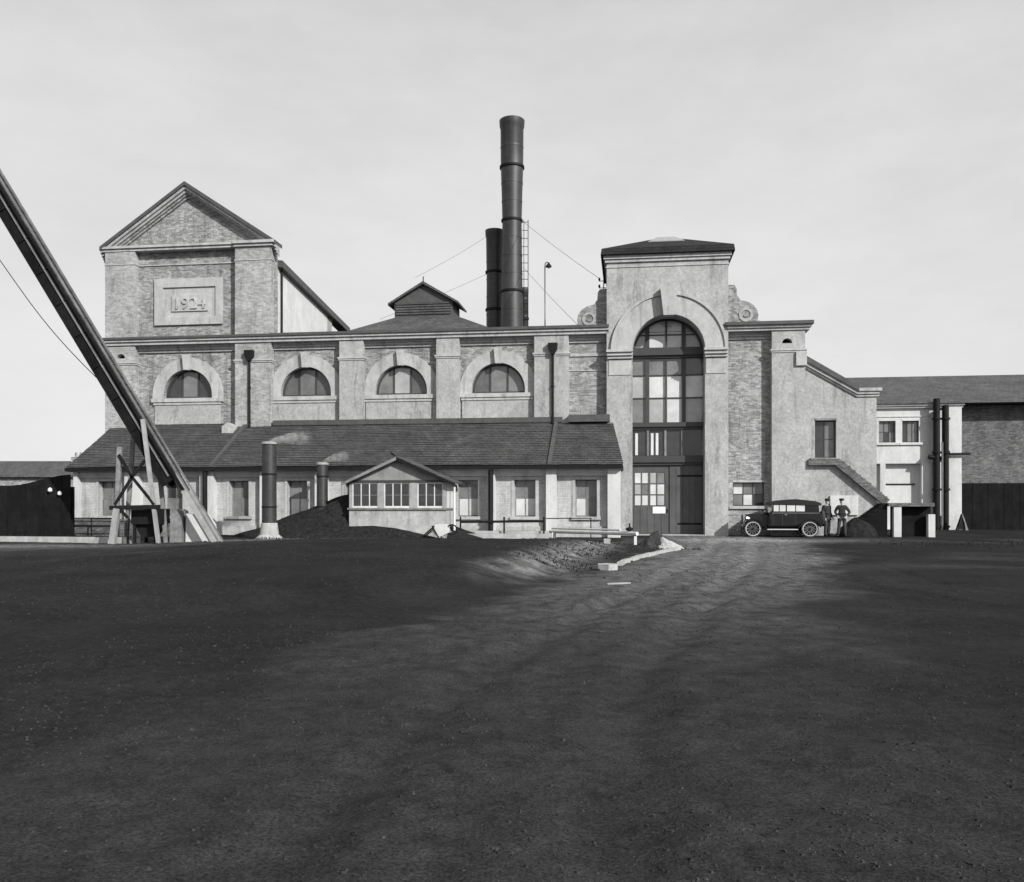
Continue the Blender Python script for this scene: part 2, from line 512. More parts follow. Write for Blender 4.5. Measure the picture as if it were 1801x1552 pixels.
def ground_h(x, y):
    z = 0.06 * noise.noise(Vector((x * 0.16, y * 0.16, 0.3))) + 0.035 * noise.noise(Vector((x * 0.7, y * 0.7, 1.7)))
    z += 0.018 * noise.noise(Vector((x * 2.3, y * 2.3, 5.1)))
    z += 0.10 * math.exp(-((x + 6.5) / 6.5) ** 2 - ((y - 36.0) / 2.2) ** 2)
    b, d = bank(x, y)
    z += 0.42 * b
    if 0.1 < d < 2.2 and b > 0: z += 0.05 * b * noise.noise(Vector((x * 1.1 - y * 0.6, (x + y) * 3.0, 8)))
    z -= 0.40 * sstep(-2.2, -1.2, x) * (1 - sstep(3.6, 4.6, x)) * math.exp(-((y - 37.2 + 0.16 * x) / 0.75) ** 2)
    dr = min(seg_d(x, y, p) for p in RUTS) + 0.12 * noise.noise(Vector((x, y, 6))) if -4 < x < 13 and y < 44 else 9
    z -= 0.045 * math.exp(-(dr / 0.2) ** 2) - 0.024 * math.exp(-((dr - 0.38) / 0.14) ** 2)
    if -15 < x < 15 and 2 < y < 32:
        dt = min(seg_d(x, y, p) for p in TRACKS) + 0.1 * noise.noise(Vector((x, y, 2)))
        k = 0.35 + 0.65 * sstep(-0.2, 0.3, noise.noise(Vector((x * 0.3, y * 0.3, 7))))
        z -= k * (0.04 * math.exp(-(dt / 0.13) ** 2) - 0.024 * math.exp(-((dt - 0.24) / 0.1) ** 2))
    f = 1 - sstep(46, 60, y) * 0.7
    f *= 1 - 0.9 * sstep(60, 200, math.hypot(x, y))
    return z * f


def wear_and_light(x, y):  # worn pale ground, plus painted sun on the bank and a dimmed foreground
    n1 = noise.noise(Vector((x * 0.35, y * 0.35, 9))); n2 = noise.noise(Vector((x * 1.3, y * 1.3, 4)))
    d = seg_d(x, y, ROAD)
    w = 0.42 * (1 - sstep(1.7, 3.1, d + 0.9 * n1 + 0.6 * n2))
    w *= 0.12 + 0.88 * sstep(6, 25, y)  # foreground dimness put into the colour: road pales with distance
    w += 0.75 * math.exp(-((x - 10.3) / 4.0) ** 2 - ((y - 37.5) / 2.2) ** 2)
    if -4 < x < 13 and y < 44:
        dr = min(seg_d(x, y, p) for p in RUTS)
        w += 0.10 * math.exp(-(dr / 0.3) ** 2) * sstep(5, 25, y)
    b, dd = bank(x, y)
    if -0.2 < dd < 2.4: w += 0.75 * math.exp(-((dd - 0.9) / 0.65) ** 2) * sstep(15, 20, y) * (1 - sstep(33, 37, y)) * (0.6 + 0.8 * noise.noise(Vector((x * 1.1 - y * 0.6, (x + y) * 3.0, 8))))  # sunlit slope of the bank painted as a paler band
    w += 0.75 * math.exp(-((x + 5.5) / 7.0) ** 2 - ((y - 35.4) / 1.5) ** 2)
    w += 0.42 * math.exp(-((x + 17) / 6) ** 2 - ((y - 30) / 3.0) ** 2)
    w += 0.12 * max(0, n1) * sstep(8, 24, y) * (1 - sstep(1.5, 3.0, dd if dd < 9 else 0))
    return max(0.0, min(1.0, w))


def axis_pts(lo, hi, step, far):
    a, v = [], lo
    while v < hi: a.append(v); v += step
    g, v = [], hi
    while v < far: g.append(v); step *= 1.35; v += step
    a += g + [far]
    return a


xs = [0.13 * k for k in range(70)] + axis_pts(9.1, 24, 0.24, 3000)
xs = sorted([-v for v in xs[1:]] + xs)
ys = [1.0 + 0.12 * k for k in range(150)] + axis_pts(19.0, 46, 0.22, 3500)
ys = [-400, -120, -40, -15, -6, -2, -0.5] + ys
gm = bpy.data.meshes.new('ground')
gv = [(x, y, ground_h(x, y)) for y in ys for x in xs]
nx = len(xs)
gf = [(j * nx + i, j * nx + i + 1, (j + 1) * nx + i + 1, (j + 1) * nx + i) for j in range(len(ys) - 1) for i in range(nx - 1)]
gm.from_pydata(gv, [], gf)
at = gm.attributes.new('wear_and_light', 'FLOAT', 'POINT')
at.data.foreach_set('value', [wear_and_light(v[0], v[1]) if abs(v[0]) < 40 and v[1] < 60 else 0.0 for v in gv])
gm.materials.append(M['ground'])
for p in gm.polygons: p.use_smooth = True
go = bpy.data.objects.new('ground', gm)
COL.objects.link(go)
props(go, 'dark cinder yard in front of the generating station', None, None, 'structure')


# ------------------------------------------------------------------ shared building pieces
def lunette(T, uc, zb, zs, r, yw, panes):
    """a half-round window: surround, keystone, sill, apron, frame, mullions, panes"""
    bm = arcring(B(), uc, zs, r, r + 0.62, yw - 0.07, yw + 0.02)
    box(bm, uc - r - 0.62, uc - r, yw - 0.07, yw + 0.02, zb, zs); box(bm, uc + r, uc + r + 0.62, yw - 0.07, yw + 0.02, zb, zs)
    win = T.part('window', bm, M['stone'])
    T.part('keystone', prism(B(), [(uc - 0.13, zs + r - 0.06), (uc + 0.13, zs + r - 0.06), (uc + 0.2, zs + r + 0.74), (uc - 0.2, zs + r + 0.74)], 'y', yw - 0.3, yw - 0.02), M['stone'], win)
    T.part('sill', boxes((uc - 2.0, uc + 2.0, yw - 0.2, yw + 0.05, zb - 0.18, zb + 0.02), (uc - 1.9, uc + 1.9, yw - 0.14, yw + 0.05, zb - 0.32, zb - 0.18)), M['stone'], win)
    T.part('apron', boxes((uc - 1.85, uc + 1.85, yw - 0.09, yw + 0.02, 5.5, zb - 0.32)), M['render'], win)
    yf = yw + 0.30
    T.part('window_frame', arcring(B(), uc, zs, r - 0.1, r + 0.01, yf - 0.06, yf + 0.06), M['frame'], win)
    box_b = boxes((uc - r, uc + r, yf - 0.07, yf + 0.07, zb + 0.02, zb + 0.14))
    T.part('bottom_rail', box_b, M['frame'], win)
    for mx in (-0.45, 0.45):
        T.part('mullion', boxes((uc + mx - 0.04, uc + mx + 0.04, yf - 0.05, yf + 0.05, zb + 0.14, zs + math.sqrt(r * r - mx * mx) - 0.04)), M['frame'], win)
    for (a, b), pm in zip(((-r + 0.02, -0.45), (-0.45, 0.45), (0.45, r - 0.02)), panes):
        T.part('pane', arcstrip(B(), uc + a, uc + b, uc, zb + 0.1, zs, r - 0.02, yf - 0.005, yf + 0.015), M[pm], win)


def sash(T, u0, u1, z0, z1, yw, depth, surround=0.14, bars=(1, 2), mats=('gl_mid',), sm='stone', fm='whitewood', sill=True):
    """a rectangular window set back in its opening"""
    yf = yw + depth
    if surround:
        bm = boxes((u0 - surround, u0, yw - 0.03, yw + 0.03, z0, z1 + surround), (u1, u1 + surround, yw - 0.03, yw + 0.03, z0, z1 + surround), (u0, u1, yw - 0.03, yw + 0.03, z1, z1 + surround))
    else:
        bm = boxes((u0 - 0.02, u1 + 0.02, yw - 0.02, yw + 0.05, z1, z1 + 0.1))
    win = T.part('window', bm, M[sm])
    if sill:
        T.part('sill', boxes((u0 - 0.18, u1 + 0.18, yw - 0.12, yf, z0 - 0.14, z0)), M[sm], win)
    t = 0.05
    T.part('window_frame', boxes((u0, u0 + t, yf - 0.04, yf + 0.05, z0, z1), (u1 - t, u1, yf - 0.04, yf + 0.05, z0, z1), (u0 + t, u1 - t, yf - 0.04, yf + 0.05, z1 - t, z1), (u0 + t, u1 - t, yf - 0.04, yf + 0.05, z0, z0 + t)), M[fm], win)
    nx_, nz_ = bars
    k = 0
    for i in range(nx_ + 1):
        a = u0 + t + (u1 - u0 - 2 * t) * i / (nx_ + 1); b = u0 + t + (u1 - u0 - 2 * t) * (i + 1) / (nx_ + 1)
        if i: T.part('glazing_bar', boxes((a - 0.02, a + 0.02, yf - 0.03, yf + 0.03, z0 + t, z1 - t)), M[fm], win)
        for j in range(nz_ + 1):
            c = z0 + t + (z1 - z0 - 2 * t) * j / (nz_ + 1); d = z0 + t + (z1 - z0 - 2 * t) * (j + 1) / (nz_ + 1)
            if j and i == 0: T.part('glazing_bar', boxes((u0 + t, u1 - t, yf - 0.025, yf + 0.025, c - 0.018, c + 0.018)), M[fm], win)
            T.part('pane', boxes((a, b, yf - 0.006, yf + 0.008, c, d)), M[mats[k % len(mats)]], win)
            k += 1
    return win


def moulding(T, name, u0, u1, yw, steps, m, parent=None):
    """stacked run of bands: steps of (projection, z0, z1)"""
    return T.part(name, boxes(*[(u0, u1, yw - p, yw + 0.02, a, b) for p, a, b in steps]), m, parent)


def downpipe(T, u, y, z0, z1, r=0.06, hopper=True, y_h=None):
    p = T.part('downpipe', tube(B(), [(u, y, z0), (u, y, z1)], r), M['iron'], smooth=True)
    for z in [z0 + 0.6 + 1.8 * k for k in range(int((z1 - z0) / 1.8))]:
        T.part('pipe_collar', tube(B(), [(u, y, z - 0.05), (u, y, z + 0.05)], r * 1.4), M['iron'], p)
    if hopper:
        T.part('hopper_head', prism(B(), [(u - 0.09, z1 - 0.05), (u + 0.09, z1 - 0.05), (u + 0.22, z1 + 0.2), (u + 0.24, z1 + 0.5), (u - 0.24, z1 + 0.5), (u - 0.22, z1 + 0.2)], 'y', y - 0.17, y + 0.16), M['iron'], p)
    return p


# ------------------------------------------------------------------ main hall, left of the gateway
H = Thing('engine_hall', 'long brick engine hall with half round windows between tower and gateway', 'building', (-4, 0, 0))
hz = 9.98
holes = [archpts(c, 7.14, 7.34, 1.37) for c in (-10.87, -5.76, -0.70)]
H.part('wall', holewall(B(), rect(-12.6, 4.85, 0, hz), holes, 0.0, 0.55), M['brick'])
H.part('rear_wall', boxes((-12.6, 14.3, 11.0, 11.4, 0, hz)), M['brick'])
for uc, pm in ((-10.87, ('gl_b', 'gl_mid', 'gl_b')), (-5.76, ('gl_mid', 'gl_a', 'gl_b')), (-0.70, ('gl_b', 'gl_mid', 'gl_mid'))):
    lunette(H, uc, 7.14, 7.34, 1.37, 0.0, pm)
for a, b in ((-8.93, -7.66), (-3.83, -2.65), (1.18, 2.9)):
    p = H.part('pilaster', boxes((a, b, -0.42, 0.0, 0, hz)), M['render'])
    H.part('capital', boxes((a - 0.08, b + 0.08, -0.5, 0.0, 9.02, 9.1), (a - 0.04, b + 0.04, -0.46, 0.0, 8.94, 9.02)), M['stone'], p)
for a, b in ((-12.6, -8.93), (-7.66, -3.83), (-2.65, 1.18), (2.9, 4.79)):
    moulding(H, 'panel_moulding', a, b, 0.0, [(0.24, 9.86, hz), (0.17, 9.74, 9.86), (0.1, 9.62, 9.74)], M['render'])
for a, b in ((2.9, 4.79),):
    moulding(H, 'string_course', a, b, 0.0, [(0.07, 8.94, 9.06)], M['render'])
    moulding(H, 'string_course', a, b, 0.0, [(0.05, 8.2, 8.26)], M['render'])
c = H.part('cornice', boxes((-12.61, 4.9, -0.5, 0.56, hz, hz + 0.16), (-12.61, 4.9, -0.6, 0.56, hz + 0.16, hz + 0.28)), M['stone'])
H.part('gutter', boxes((-12.6, 4.9, -0.68, 0.56, hz + 0.28, hz + 0.42)), M['lead'], c)
H.part('roof', prism(B(), [(0.56, hz + 0.2), (11.4, hz + 0.2), (6.0, hz + 0.62)], 'x', -12.55, 14.3), M['slate'])
downpipe(H, 2.12, -0.52, 5.0, 9.05)

# right bay of the hall, beyond the gateway
A = Thing('hall_end_bay', 'brick end bay with corner pilaster right of the arched gateway', 'building', (12.5, 0, 0))
A.part('wall', holewall(B(), rect(10.6, 14.3, 0, hz - 0.05), [rect(10.95, 12.45, 1.44, 2.6)], 0.0, 0.5), M['brick'])
p = A.part('pilaster', holewall(B(), rect(12.74, 14.3, 0, hz - 0.05), [archpts(13.46, 9.3, 9.3, 0.24, 10)], -0.42, -0.002), M['render'])
A.part('vent_back', boxes((13.15, 13.78, -0.012, -0.006, 9.25, 9.6)), M['iron'], p)
A.part('capital', boxes((12.66, 14.38, -0.5, 0.0, 8.94, 9.02), (12.7, 14.34, -0.46, 0.0, 8.86, 8.94)), M['stone'], p)
A.part('corner_block', boxes((13.86, 14.36, -0.54, 0.0, 8.2, 8.86)), M['stone'], p)
moulding(A, 'panel_moulding', 10.67, 12.74, 0.0, [(0.24, 9.84, 9.93), (0.17, 9.72, 9.84), (0.1, 9.6, 9.72)], M['render'])
c = A.part('cornice', boxes((10.62, 14.5, -0.5, 0.5, 9.93, 10.06), (10.62, 14.58, -0.6, 0.5, 10.06, 10.18)), M['stone'])
A.part('gutter', boxes((10.5, 14.66, -0.72, 0.5, 10.18, 10.34)), M['lead'], c)
A.part('flank_wall', boxes((13.9, 14.302, 0.5, 11.0, 0, 9.93)), M['brick'])
sash(A, 10.95, 12.45, 1.44, 2.6, 0.0, 0.28, surround=0, bars=(2, 1), mats=('gl_mid', 'gl_pale', 'gl_pale', 'gl_mid', 'gl_dark'), sm='stone', fm='frame')

# ------------------------------------------------------------------ arched gateway tower
G = Thing('gateway_tower', 'tall rendered gateway tower with great arched window and pyramid roof', 'building', (7.75, 0, 0))
gz = 13.45
gc, gs, gr = 7.81, 9.08, 1.75
G.part('wall', holewall(B(), rect(4.79, 10.67, -0.3, gz), [archpts(gc, 0.03, gs, gr, 32)], -0.5, 0.7), M['render'])
G.part('flank_wall', boxes((4.79, 5.2, 0.7, 4.6, 10.0, gz), (10.26, 10.67, 0.7, 4.6, 10.0, gz), (5.2, 10.26, 4.2, 4.6, 10.0, gz)), M['render'])
arch = G.part('arch_surround', arcring(B(), gc, gs, gr + 0.01, gr + 0.95, -0.56, -0.4, 36), M['stone'])
G.part('hood_moulding', arcring(B(), gc, gs, gr + 0.95, gr + 1.07, -0.64, -0.45, 36), M['stone'], arch)
G.part('keystone', prism(B(), [(gc - 0.26, gs + gr - 0.12), (gc + 0.26, gs + gr - 0.12), (gc + 0.42, gs + gr + 1.25), (gc - 0.42, gs + gr + 1.25)], 'y', -0.98, -0.45), M['stone'], arch)
for a, b in ((4.84, 6.06), (9.56, 10.62)):
    G.part('impost', boxes((a - 0.06, b + 0.02, -0.84, -0.4, 9.0, 9.12), (a - 0.03, b + 0.015, -0.74, -0.4, 8.84, 9.0), (a, b + 0.01, -0.64, -0.4, 8.7, 8.84)), M['stone'])
    G.part('impost_panel', boxes((a + 0.05, b - 0.06, -0.54, -0.45, 7.9, 8.62)), M['stone'])
G.part('frieze_band', boxes((4.75, 10.71, -0.54, 4.64, 13.2, 13.27)), M['stone'])
c = G.part('cornice', boxes((4.71, 10.75, -0.6, 4.7, 13.45, 13.6), (4.64, 10.82, -0.68, 4.78, 13.6, 13.78)), M['stone'])
e0, e1, f0, f1 = 4.5, 10.96, -0.85, 4.95
bm = B()
v = [bm.verts.new(q) for q in ((e0, f0, 13.78), (e1, f0, 13.78), (e1, f1, 13.78), (e0, f1, 13.78), (e0 + .05, f0 + .02, 14.08), (e1 - .05, f0 + .02, 14.08), (e1 - .05, f1, 14.08), (e0 + .05, f1, 14.08), (7.3, 1.7, 15.22), (8.2, 1.7, 15.22), (8.2, 2.4, 15.22), (7.3, 2.4, 15.22))]
for f in ((0, 1, 5, 4), (1, 2, 6, 5), (2, 3, 7, 6), (3, 0, 4, 7), (4, 5, 9, 8), (5, 6, 10, 9), (6, 7, 11, 10), (7, 4, 8, 11), (8, 9, 10, 11), (3, 2, 1, 0)):
    bm.faces.new([v[i] for i in f])
rf = G.part('roof', bm, M['slate_dark'])
bm = B()
v = [bm.verts.new(q) for q in ((6.85, 0.55, 14.72), (8.65, 0.55, 14.72), (8.2, 1.7, 15.25), (7.3, 1.7, 15.25), (8.2, 2.4, 15.25), (7.3, 2.4, 15.25))]
bm.faces.new((v[0], v[1], v[2], v[3])); bm.faces.new((v[3], v[2], v[4], v[5]))
cp_ = bmesh.ops.extrude_face_region(bm, geom=bm.faces[:])
bmesh.ops.translate(bm, verts=[g for g in cp_['geom'] if isinstance(g, bmesh.types.BMVert)], vec=(0, -0.01, 0.04))
G.part('roof_cap', bm, M['lead_pale'], rf)
# volutes on either side
for s, base in ((-1, 4.79), (1, 10.67)):
    P = [(0, 0), (1.7, 0.0), (1.66, 0.2), (1.46, 0.28), (1.5, 0.55), (1.44, 0.85), (1.27, 1.12), (1.02, 1.3), (0.78, 1.38), (0.62, 1.42), (0.56, 1.58), (0.48, 1.66), (0.46, 2.08), (0.36, 2.26), (0.0, 2.3)]
    vol = G.part('volute', prism(B(), [(base + s * a, 10.30 + 0.88 * b) for a, b in P][::s], 'y', 0.02, 0.5), M['brick'])
    G.part('scroll', arcring(B(), base + s * 0.9, 10.82, 0.22, 0.34, -0.02, 0.05, 20, 0, 2 * math.pi - 0.01), M['render'], vol)
    G.part('scroll', tube(B(), [(base + s * 0.9, -0.02, 10.78), (base + s * 0.9, 0.05, 10.78)], 0.1), M['brick'], vol)
# great window
yg = 0.62
W = G.part('arched_window', arcring(B(), gc, gs, gr - 0.1, gr + 0.02, yg - 0.1, yg + 0.08, 32), M['frame'])
for nm, z0, z1, d in (('transom', 8.86, 9.36, 0.32), ('transom', 5.28, 5.62, 0.28), ('transom', 3.5, 3.95, 0.24)):
    G.part(nm, boxes((gc - gr + .01, gc + gr - .01, yg - d, yg + 0.1, z0 + 0.12, z1), (gc - gr + .01, gc + gr - .01, yg - d * 0.6, yg + 0.1, z0, z0 + 0.12)), M['frame'], W)
cols = [gc - gr, 6.80, 7.74, 8.60, gc + gr]
for x, wdt in ((6.80, 0.1), (7.74, 0.04), (8.60, 0.1)):
    top = gs + math.sqrt(gr * gr - (x - gc) ** 2) - 0.06
    for z0, z1 in ((5.62, 8.86), (9.36, top)):
        G.part('mullion', boxes((x - wdt, x + wdt, yg - 0.12, yg + 0.06, z0, z1)), M['frame'], W)
for z in (6.86, 8.0):
    G.part('glazing_bar', boxes((gc - gr + .02, gc + gr - .02, yg - 0.05, yg + 0.04, z - 0.03, z + 0.03)), M['frame'], W)
G.part('glazing_bar', boxes((gc - 1.35, gc + 1.35, yg - 0.05, yg + 0.04, 10.0, 10.06)), M['frame'], W)
pal = [['gl_mid', 'gl_a', 'gl_mid'], ['gl_a', 'gl_pale', 'gl_mid'], ['gl_pale', 'gl_pale', 'gl_mid'], ['gl_a', 'gl_pale', 'gl_b']]  # glare and reveal shade painted pane by pane as glass tones
for i in range(4):
    for j, (z0, z1) in enumerate(((5.62, 6.86), (6.86, 8.0), (8.0, 8.86))):
        G.part('pane', boxes((cols[i] + .01, cols[i + 1] - .01, yg + 0.0, yg + 0.015, z0, z1)), M[pal[i][j]], W)
    for z0, z1, rr in ((9.36, 10.03, None), (10.03, None, 1)):
        if rr is None:
            G.part('pane', arcstrip(B(), cols[i] + .01, cols[i + 1] - .01, gc, z0, gs, gr - .01, yg, yg + 0.015) if i in (0, 3) else boxes((cols[i] + .01, cols[i + 1] - .01, yg, yg + 0.015, z0, z1)), M['gl_pale' if i in (1, 2) else 'gl_a'], W)
        elif i in (1, 2):
            G.part('pane', arcstrip(B(), cols[i] + .01, cols[i + 1] - .01, gc, z0, gs, gr - .02, yg, yg + 0.015), M['gl_pale'], W)
# fanlight row under it
F_ = G.part('fanlight', boxes((gc - gr + .01, gc + gr - .01, yg + 0.02, yg + 0.04, 3.95, 5.28)), M['frame'])
xs_ = [6.08, 6.85, 7.72, 8.55, 9.54]
for i in range(4):
    a, b = xs_[i], xs_[i + 1]
    G.part('post', boxes((b - 0.07, b + 0.03, yg - 0.1, yg + 0.05, 3.95, 5.28)), M['timber'], F_)
    G.part('pane', boxes((a + 0.02, b - 0.08, yg - 0.012, yg + 0.005, 3.97, 5.26)), M['gl_dark'], F_)
for x in (6.2, 6.98, 7.22):
    G.part('curtain', boxes((x, x + 0.13, yg - 0.03, yg - 0.015, 4.0, 5.1)), M['whitewood'], F_)
# doors: left leaf glazed above, right leaf of planks
for nm, a, b in (('door', 6.08, 7.86), ('door', 7.90, 9.54)):
    left = a < 7
    d = G.part(nm, boxes((a, b, yg, yg + 0.06, 0.04, 3.5)) if not left else boxes((a, b, yg, yg + 0.06, 0.04, 1.45), (a, b, yg, yg + 0.06, 3.12, 3.5), (a, 6.16, yg, yg + 0.06, 1.45, 3.12), (7.66, b, yg, yg + 0.06, 1.45, 3.12)), M['door'])
    if left:
        pm = ['gl_pale', 'gl_a', 'gl_pale', 'gl_mid', 'gl_pale']
        xx = [6.16, 6.52, 6.90, 7.28, 7.66]
        for i in range(4):
            if i: G.part('glazing_bar', boxes((xx[i] - (0.05 if i == 2 else 0.025), xx[i] + (0.05 if i == 2 else 0.025), yg - 0.01, yg + 0.06, 1.45, 3.12)), M['door'], d)
            for j in range(3):
                z0 = 1.45 + j * 0.557
                G.part('pane', boxes((xx[i] + .02, xx[i + 1] - .02, yg + 0.02, yg + 0.035, z0 + .02, z0 + 0.54)), M[pm[(i * 2 + j) % 5]], d)
        for j in (1, 2):
            G.part('glazing_bar', boxes((6.16, 7.66, yg - 0.008, yg + 0.06, 1.45 + j * 0.557 - 0.025, 1.45 + j * 0.557 + 0.025)), M['door'], d)
        for i in range(5):
            G.part('plank', boxes((a + 0.02 + i * 0.35, a + 0.35 + i * 0.35, yg - 0.025, yg, 0.06, 1.4)), M['door'], d)
        G.part('handle', tube(B(), [(7.8, yg - 0.06, 1.1), (7.8, yg - 0.06, 1.3)], 0.02), M['iron'], d)
    else:
        for i in range(5):
            G.part('plank', boxes((a + 0.01 + i * 0.325, a + 0.315 + i * 0.325, yg - 0.025, yg, 0.06, 3.46)), M['door'], d)
        for z in (0.5, 2.9):
            G.part('strap_hinge', boxes((8.3, 9.5, yg - 0.045, yg - 0.02, z, z + 0.09)), M['iron'], d)
solo('notice_board', 'small white notice fixed low on the gateway door', 'notice', boxes((7.07, 7.7, yg - 0.06, yg - 0.03, 1.06, 1.40)), M['notice'], (7.4, yg - 0.03, 1.06))
# insulator bracket on the tower's left flank
I = Thing('insulator_bracket', 'iron wire bracket with insulators on the left edge of gateway tower', 'bracket', (4.72, 0.4, 12.0))
I.part('upright', tube(B(), [(4.62, 0.4, 11.9), (4.62, 0.4, 13.0)], 0.025), M['iron'])
for z in (12.1, 12.45, 12.8):
    I.part('arm', tube(B(), [(4.8, 0.4, z), (4.38, 0.4, z)], 0.02), M['iron'])
    I.part('insulator', lathe(B(), [(0.03, z + 0.02), (0.06, z + 0.06), (0.04, z + 0.12), (0.05, z + 0.16)], (4.4, 0.4), 10), M['iron'])

# ------------------------------------------------------------------ gabled tower at the left
Tw = Thing('gabled_tower', 'high gabled brick block at the left with an 1924 date tablet', 'building', (-17.3, 0, 0))
lun = archpts(-17.41, 7.14, 7.34, 1.37)
Tw.part('wall', holewall(B(), [(-21.9, 0), (-12.62, 0), (-12.62, 15.0), (-17.3, 18.0), (-21.9, 15.0)], [lun], 0.0, 0.5), M['brick'])
lunette(Tw, -17.41, 7.14, 7.34, 1.37, 0.0, ('gl_dark', 'gl_mid', 'gl_dark'))
for a, b, st in ((-21.9, -20.2, 1), (-14.59, -12.62, 2)):
    bm = holewall(B(), rect(a, b, 0, 15.0), [archpts(-21.0, 9.3, 9.3, 0.24, 10)], -0.42, -0.002) if st == 1 else boxes((a, b, -0.42, 0.0, 0, 15.0))
    p = Tw.part('pilaster', bm, M['brick_tower'])
    if st == 1: Tw.part('vent_back', boxes((-21.3, -20.7, -0.012, -0.006, 9.25, 9.6)), M['iron'], p)
    Tw.part('capital', boxes((a - 0.07, b + 0.07, -0.5, 0.0, 9.02, 9.1), (a - 0.04, b + 0.04, -0.46, 0.0, 8.94, 9.02)), M['stone'], p)
    Tw.part('frieze_band', boxes((a - 0.03, b + 0.03, -0.45, 0.0, 14.28, 14.34)), M['stone'], p)
Tw.part('frieze_band', boxes((-20.2, -14.59, -0.06, 0.0, 14.28, 14.34)), M['stone'])
moulding(Tw, 'panel_moulding', -20.2, -14.59, 0.0, [(0.24, 9.86, hz), (0.17, 9.74, 9.86), (0.1, 9.62, 9.74)], M['render'])
c = Tw.part('string_cornice', boxes((-21.96, -12.61, -0.5, 0.02, hz, hz + 0.16), (-22.0, -12.61, -0.6, 0.02, hz + 0.16, hz + 0.28)), M['stone'])
Tw.part('gutter', boxes((-22.06, -12.61, -0.68, 0.02, hz + 0.28, hz + 0.40)), M['lead'], c)
# main cornice, breaking forward over the right pilaster
c = Tw.part('cornice', boxes((-22.0, -14.62, -0.46, 0.4, 15.0, 15.14), (-22.1, -14.64, -0.55, 0.4, 15.14, 15.26), (-14.62, -12.5, -0.54, 0.4, 15.0, 15.14), (-14.64, -12.4, -0.64, 0.4, 15.14, 15.28)), M['stone'])
for s, x in ((-1, -22.15), (1, -12.36)):
    xa = -17.34
    def off(t, k): return (x + (xa - x) * t, 15.27 + (18.55 - 15.27) * t - k)
    for k0, k1, pr, mm, nm in ((0.0, 0.2, 0.56, M['lead'], 'verge'), (0.2, 0.36, 0.46, M['render'], 'raking_cornice'), (0.36, 0.5, 0.34, M['render'], 'raking_cornice'), (0.5, 0.62, 0.22, M['brick'], 'raking_cornice'), (0.62, 0.74, 0.12, M['brick'], 'raking_cornice')):
        Tw.part(nm, prism(B(), [off(0, k0), off(1, k0), off(1, k1), off(0, k1)], 'y', -pr, 0.45 if nm == 'verge' else 0.1), mm)
# date tablet
tb = Tw.part('date_tablet', holewall(B(), rect(-19.27, -15.44, 11.08, 13.55), [rect(-18.79, -15.82, 11.5, 13.08)], -0.12, -0.005), M['stone'], label='raised stone tablet with the date 1924')
Tw.part('tablet_field', boxes((-18.85, -15.76, -0.03, -0.012, 11.45, 13.12)), M['stone'], tb)
Tw.part('date_panel', boxes((-18.3, -16.25, -0.10, -0.03, 11.8, 12.66)), M['stone'], tb)
fc = bpy.data.curves.new('date_digits', 'FONT')
fc.body = '1924'; fc.size = 0.86; fc.extrude = 0.035; fc.align_x = 'CENTER'; fc.space_character = 1.1
fo = bpy.data.objects.new('date_digits_tmp', fc)
COL.objects.link(fo)
me = bpy.data.meshes.new_from_object(fo.evaluated_get(bpy.context.evaluated_depsgraph_get()))
bpy.data.objects.remove(fo)
me.transform(Matrix.Translation((-17.28 + 17.3, -0.135, 11.92)) @ Matrix.Rotation(R(90), 4, 'X'))
Tw.mesh('date_digits', me, M['stone'], tb)
# right flank, its sunlight put into a white coat, with its falling eaves and open end
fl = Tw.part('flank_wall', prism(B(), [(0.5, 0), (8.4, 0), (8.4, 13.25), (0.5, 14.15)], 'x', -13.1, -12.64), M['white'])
Tw.part('downpipe', tube(B(), [(-12.56, 0.9, 10.3), (-12.56, 0.9, 14.1)], 0.06), M['iron'], fl)
Tw.part('flank_wall', boxes((-21.88, -21.4, 0.5, 8.4, 0, 14.0)), M['brick'])
Tw.part('rear_wall', boxes((-21.4, -13.1, 8.0, 8.4, 0, 13.2)), M['brick'])
Tw.part('end_pier', boxes((-13.1, -12.66, 8.55, 9.3, 10.2, 13.12)), M['render'])
Tw.part('eaves', prism(B(), [(0.45, 14.12), (12.0, 12.80), (12.0, 13.15), (0.45, 14.47)], 'x', -13.0, -12.35), M['lead'])
bm = B()
v = [bm.verts.new(q) for q in ((-12.5, 0.46, 14.45), (-12.5, 12.0, 13.1), (-17.3, 12.0, 16.2), (-17.3, 0.46, 17.6), (-22.0, 0.46, 14.45), (-22.0, 12.0, 13.1), (-17.3, 12.0, 16.0), (-17.3, 0.46, 17.4))]
bm.faces.new((v[0], v[1], v[2], v[3])); bm.faces.new((v[3], v[2], v[5], v[4])); bm.faces.new((v[4], v[5], v[6], v[7])); bm.faces.new((v[7], v[6], v[1], v[0]))
Tw.part('roof', bm, M['slate'])
downpipe(Tw, -13.75, -0.52, 5.2, 9.05)

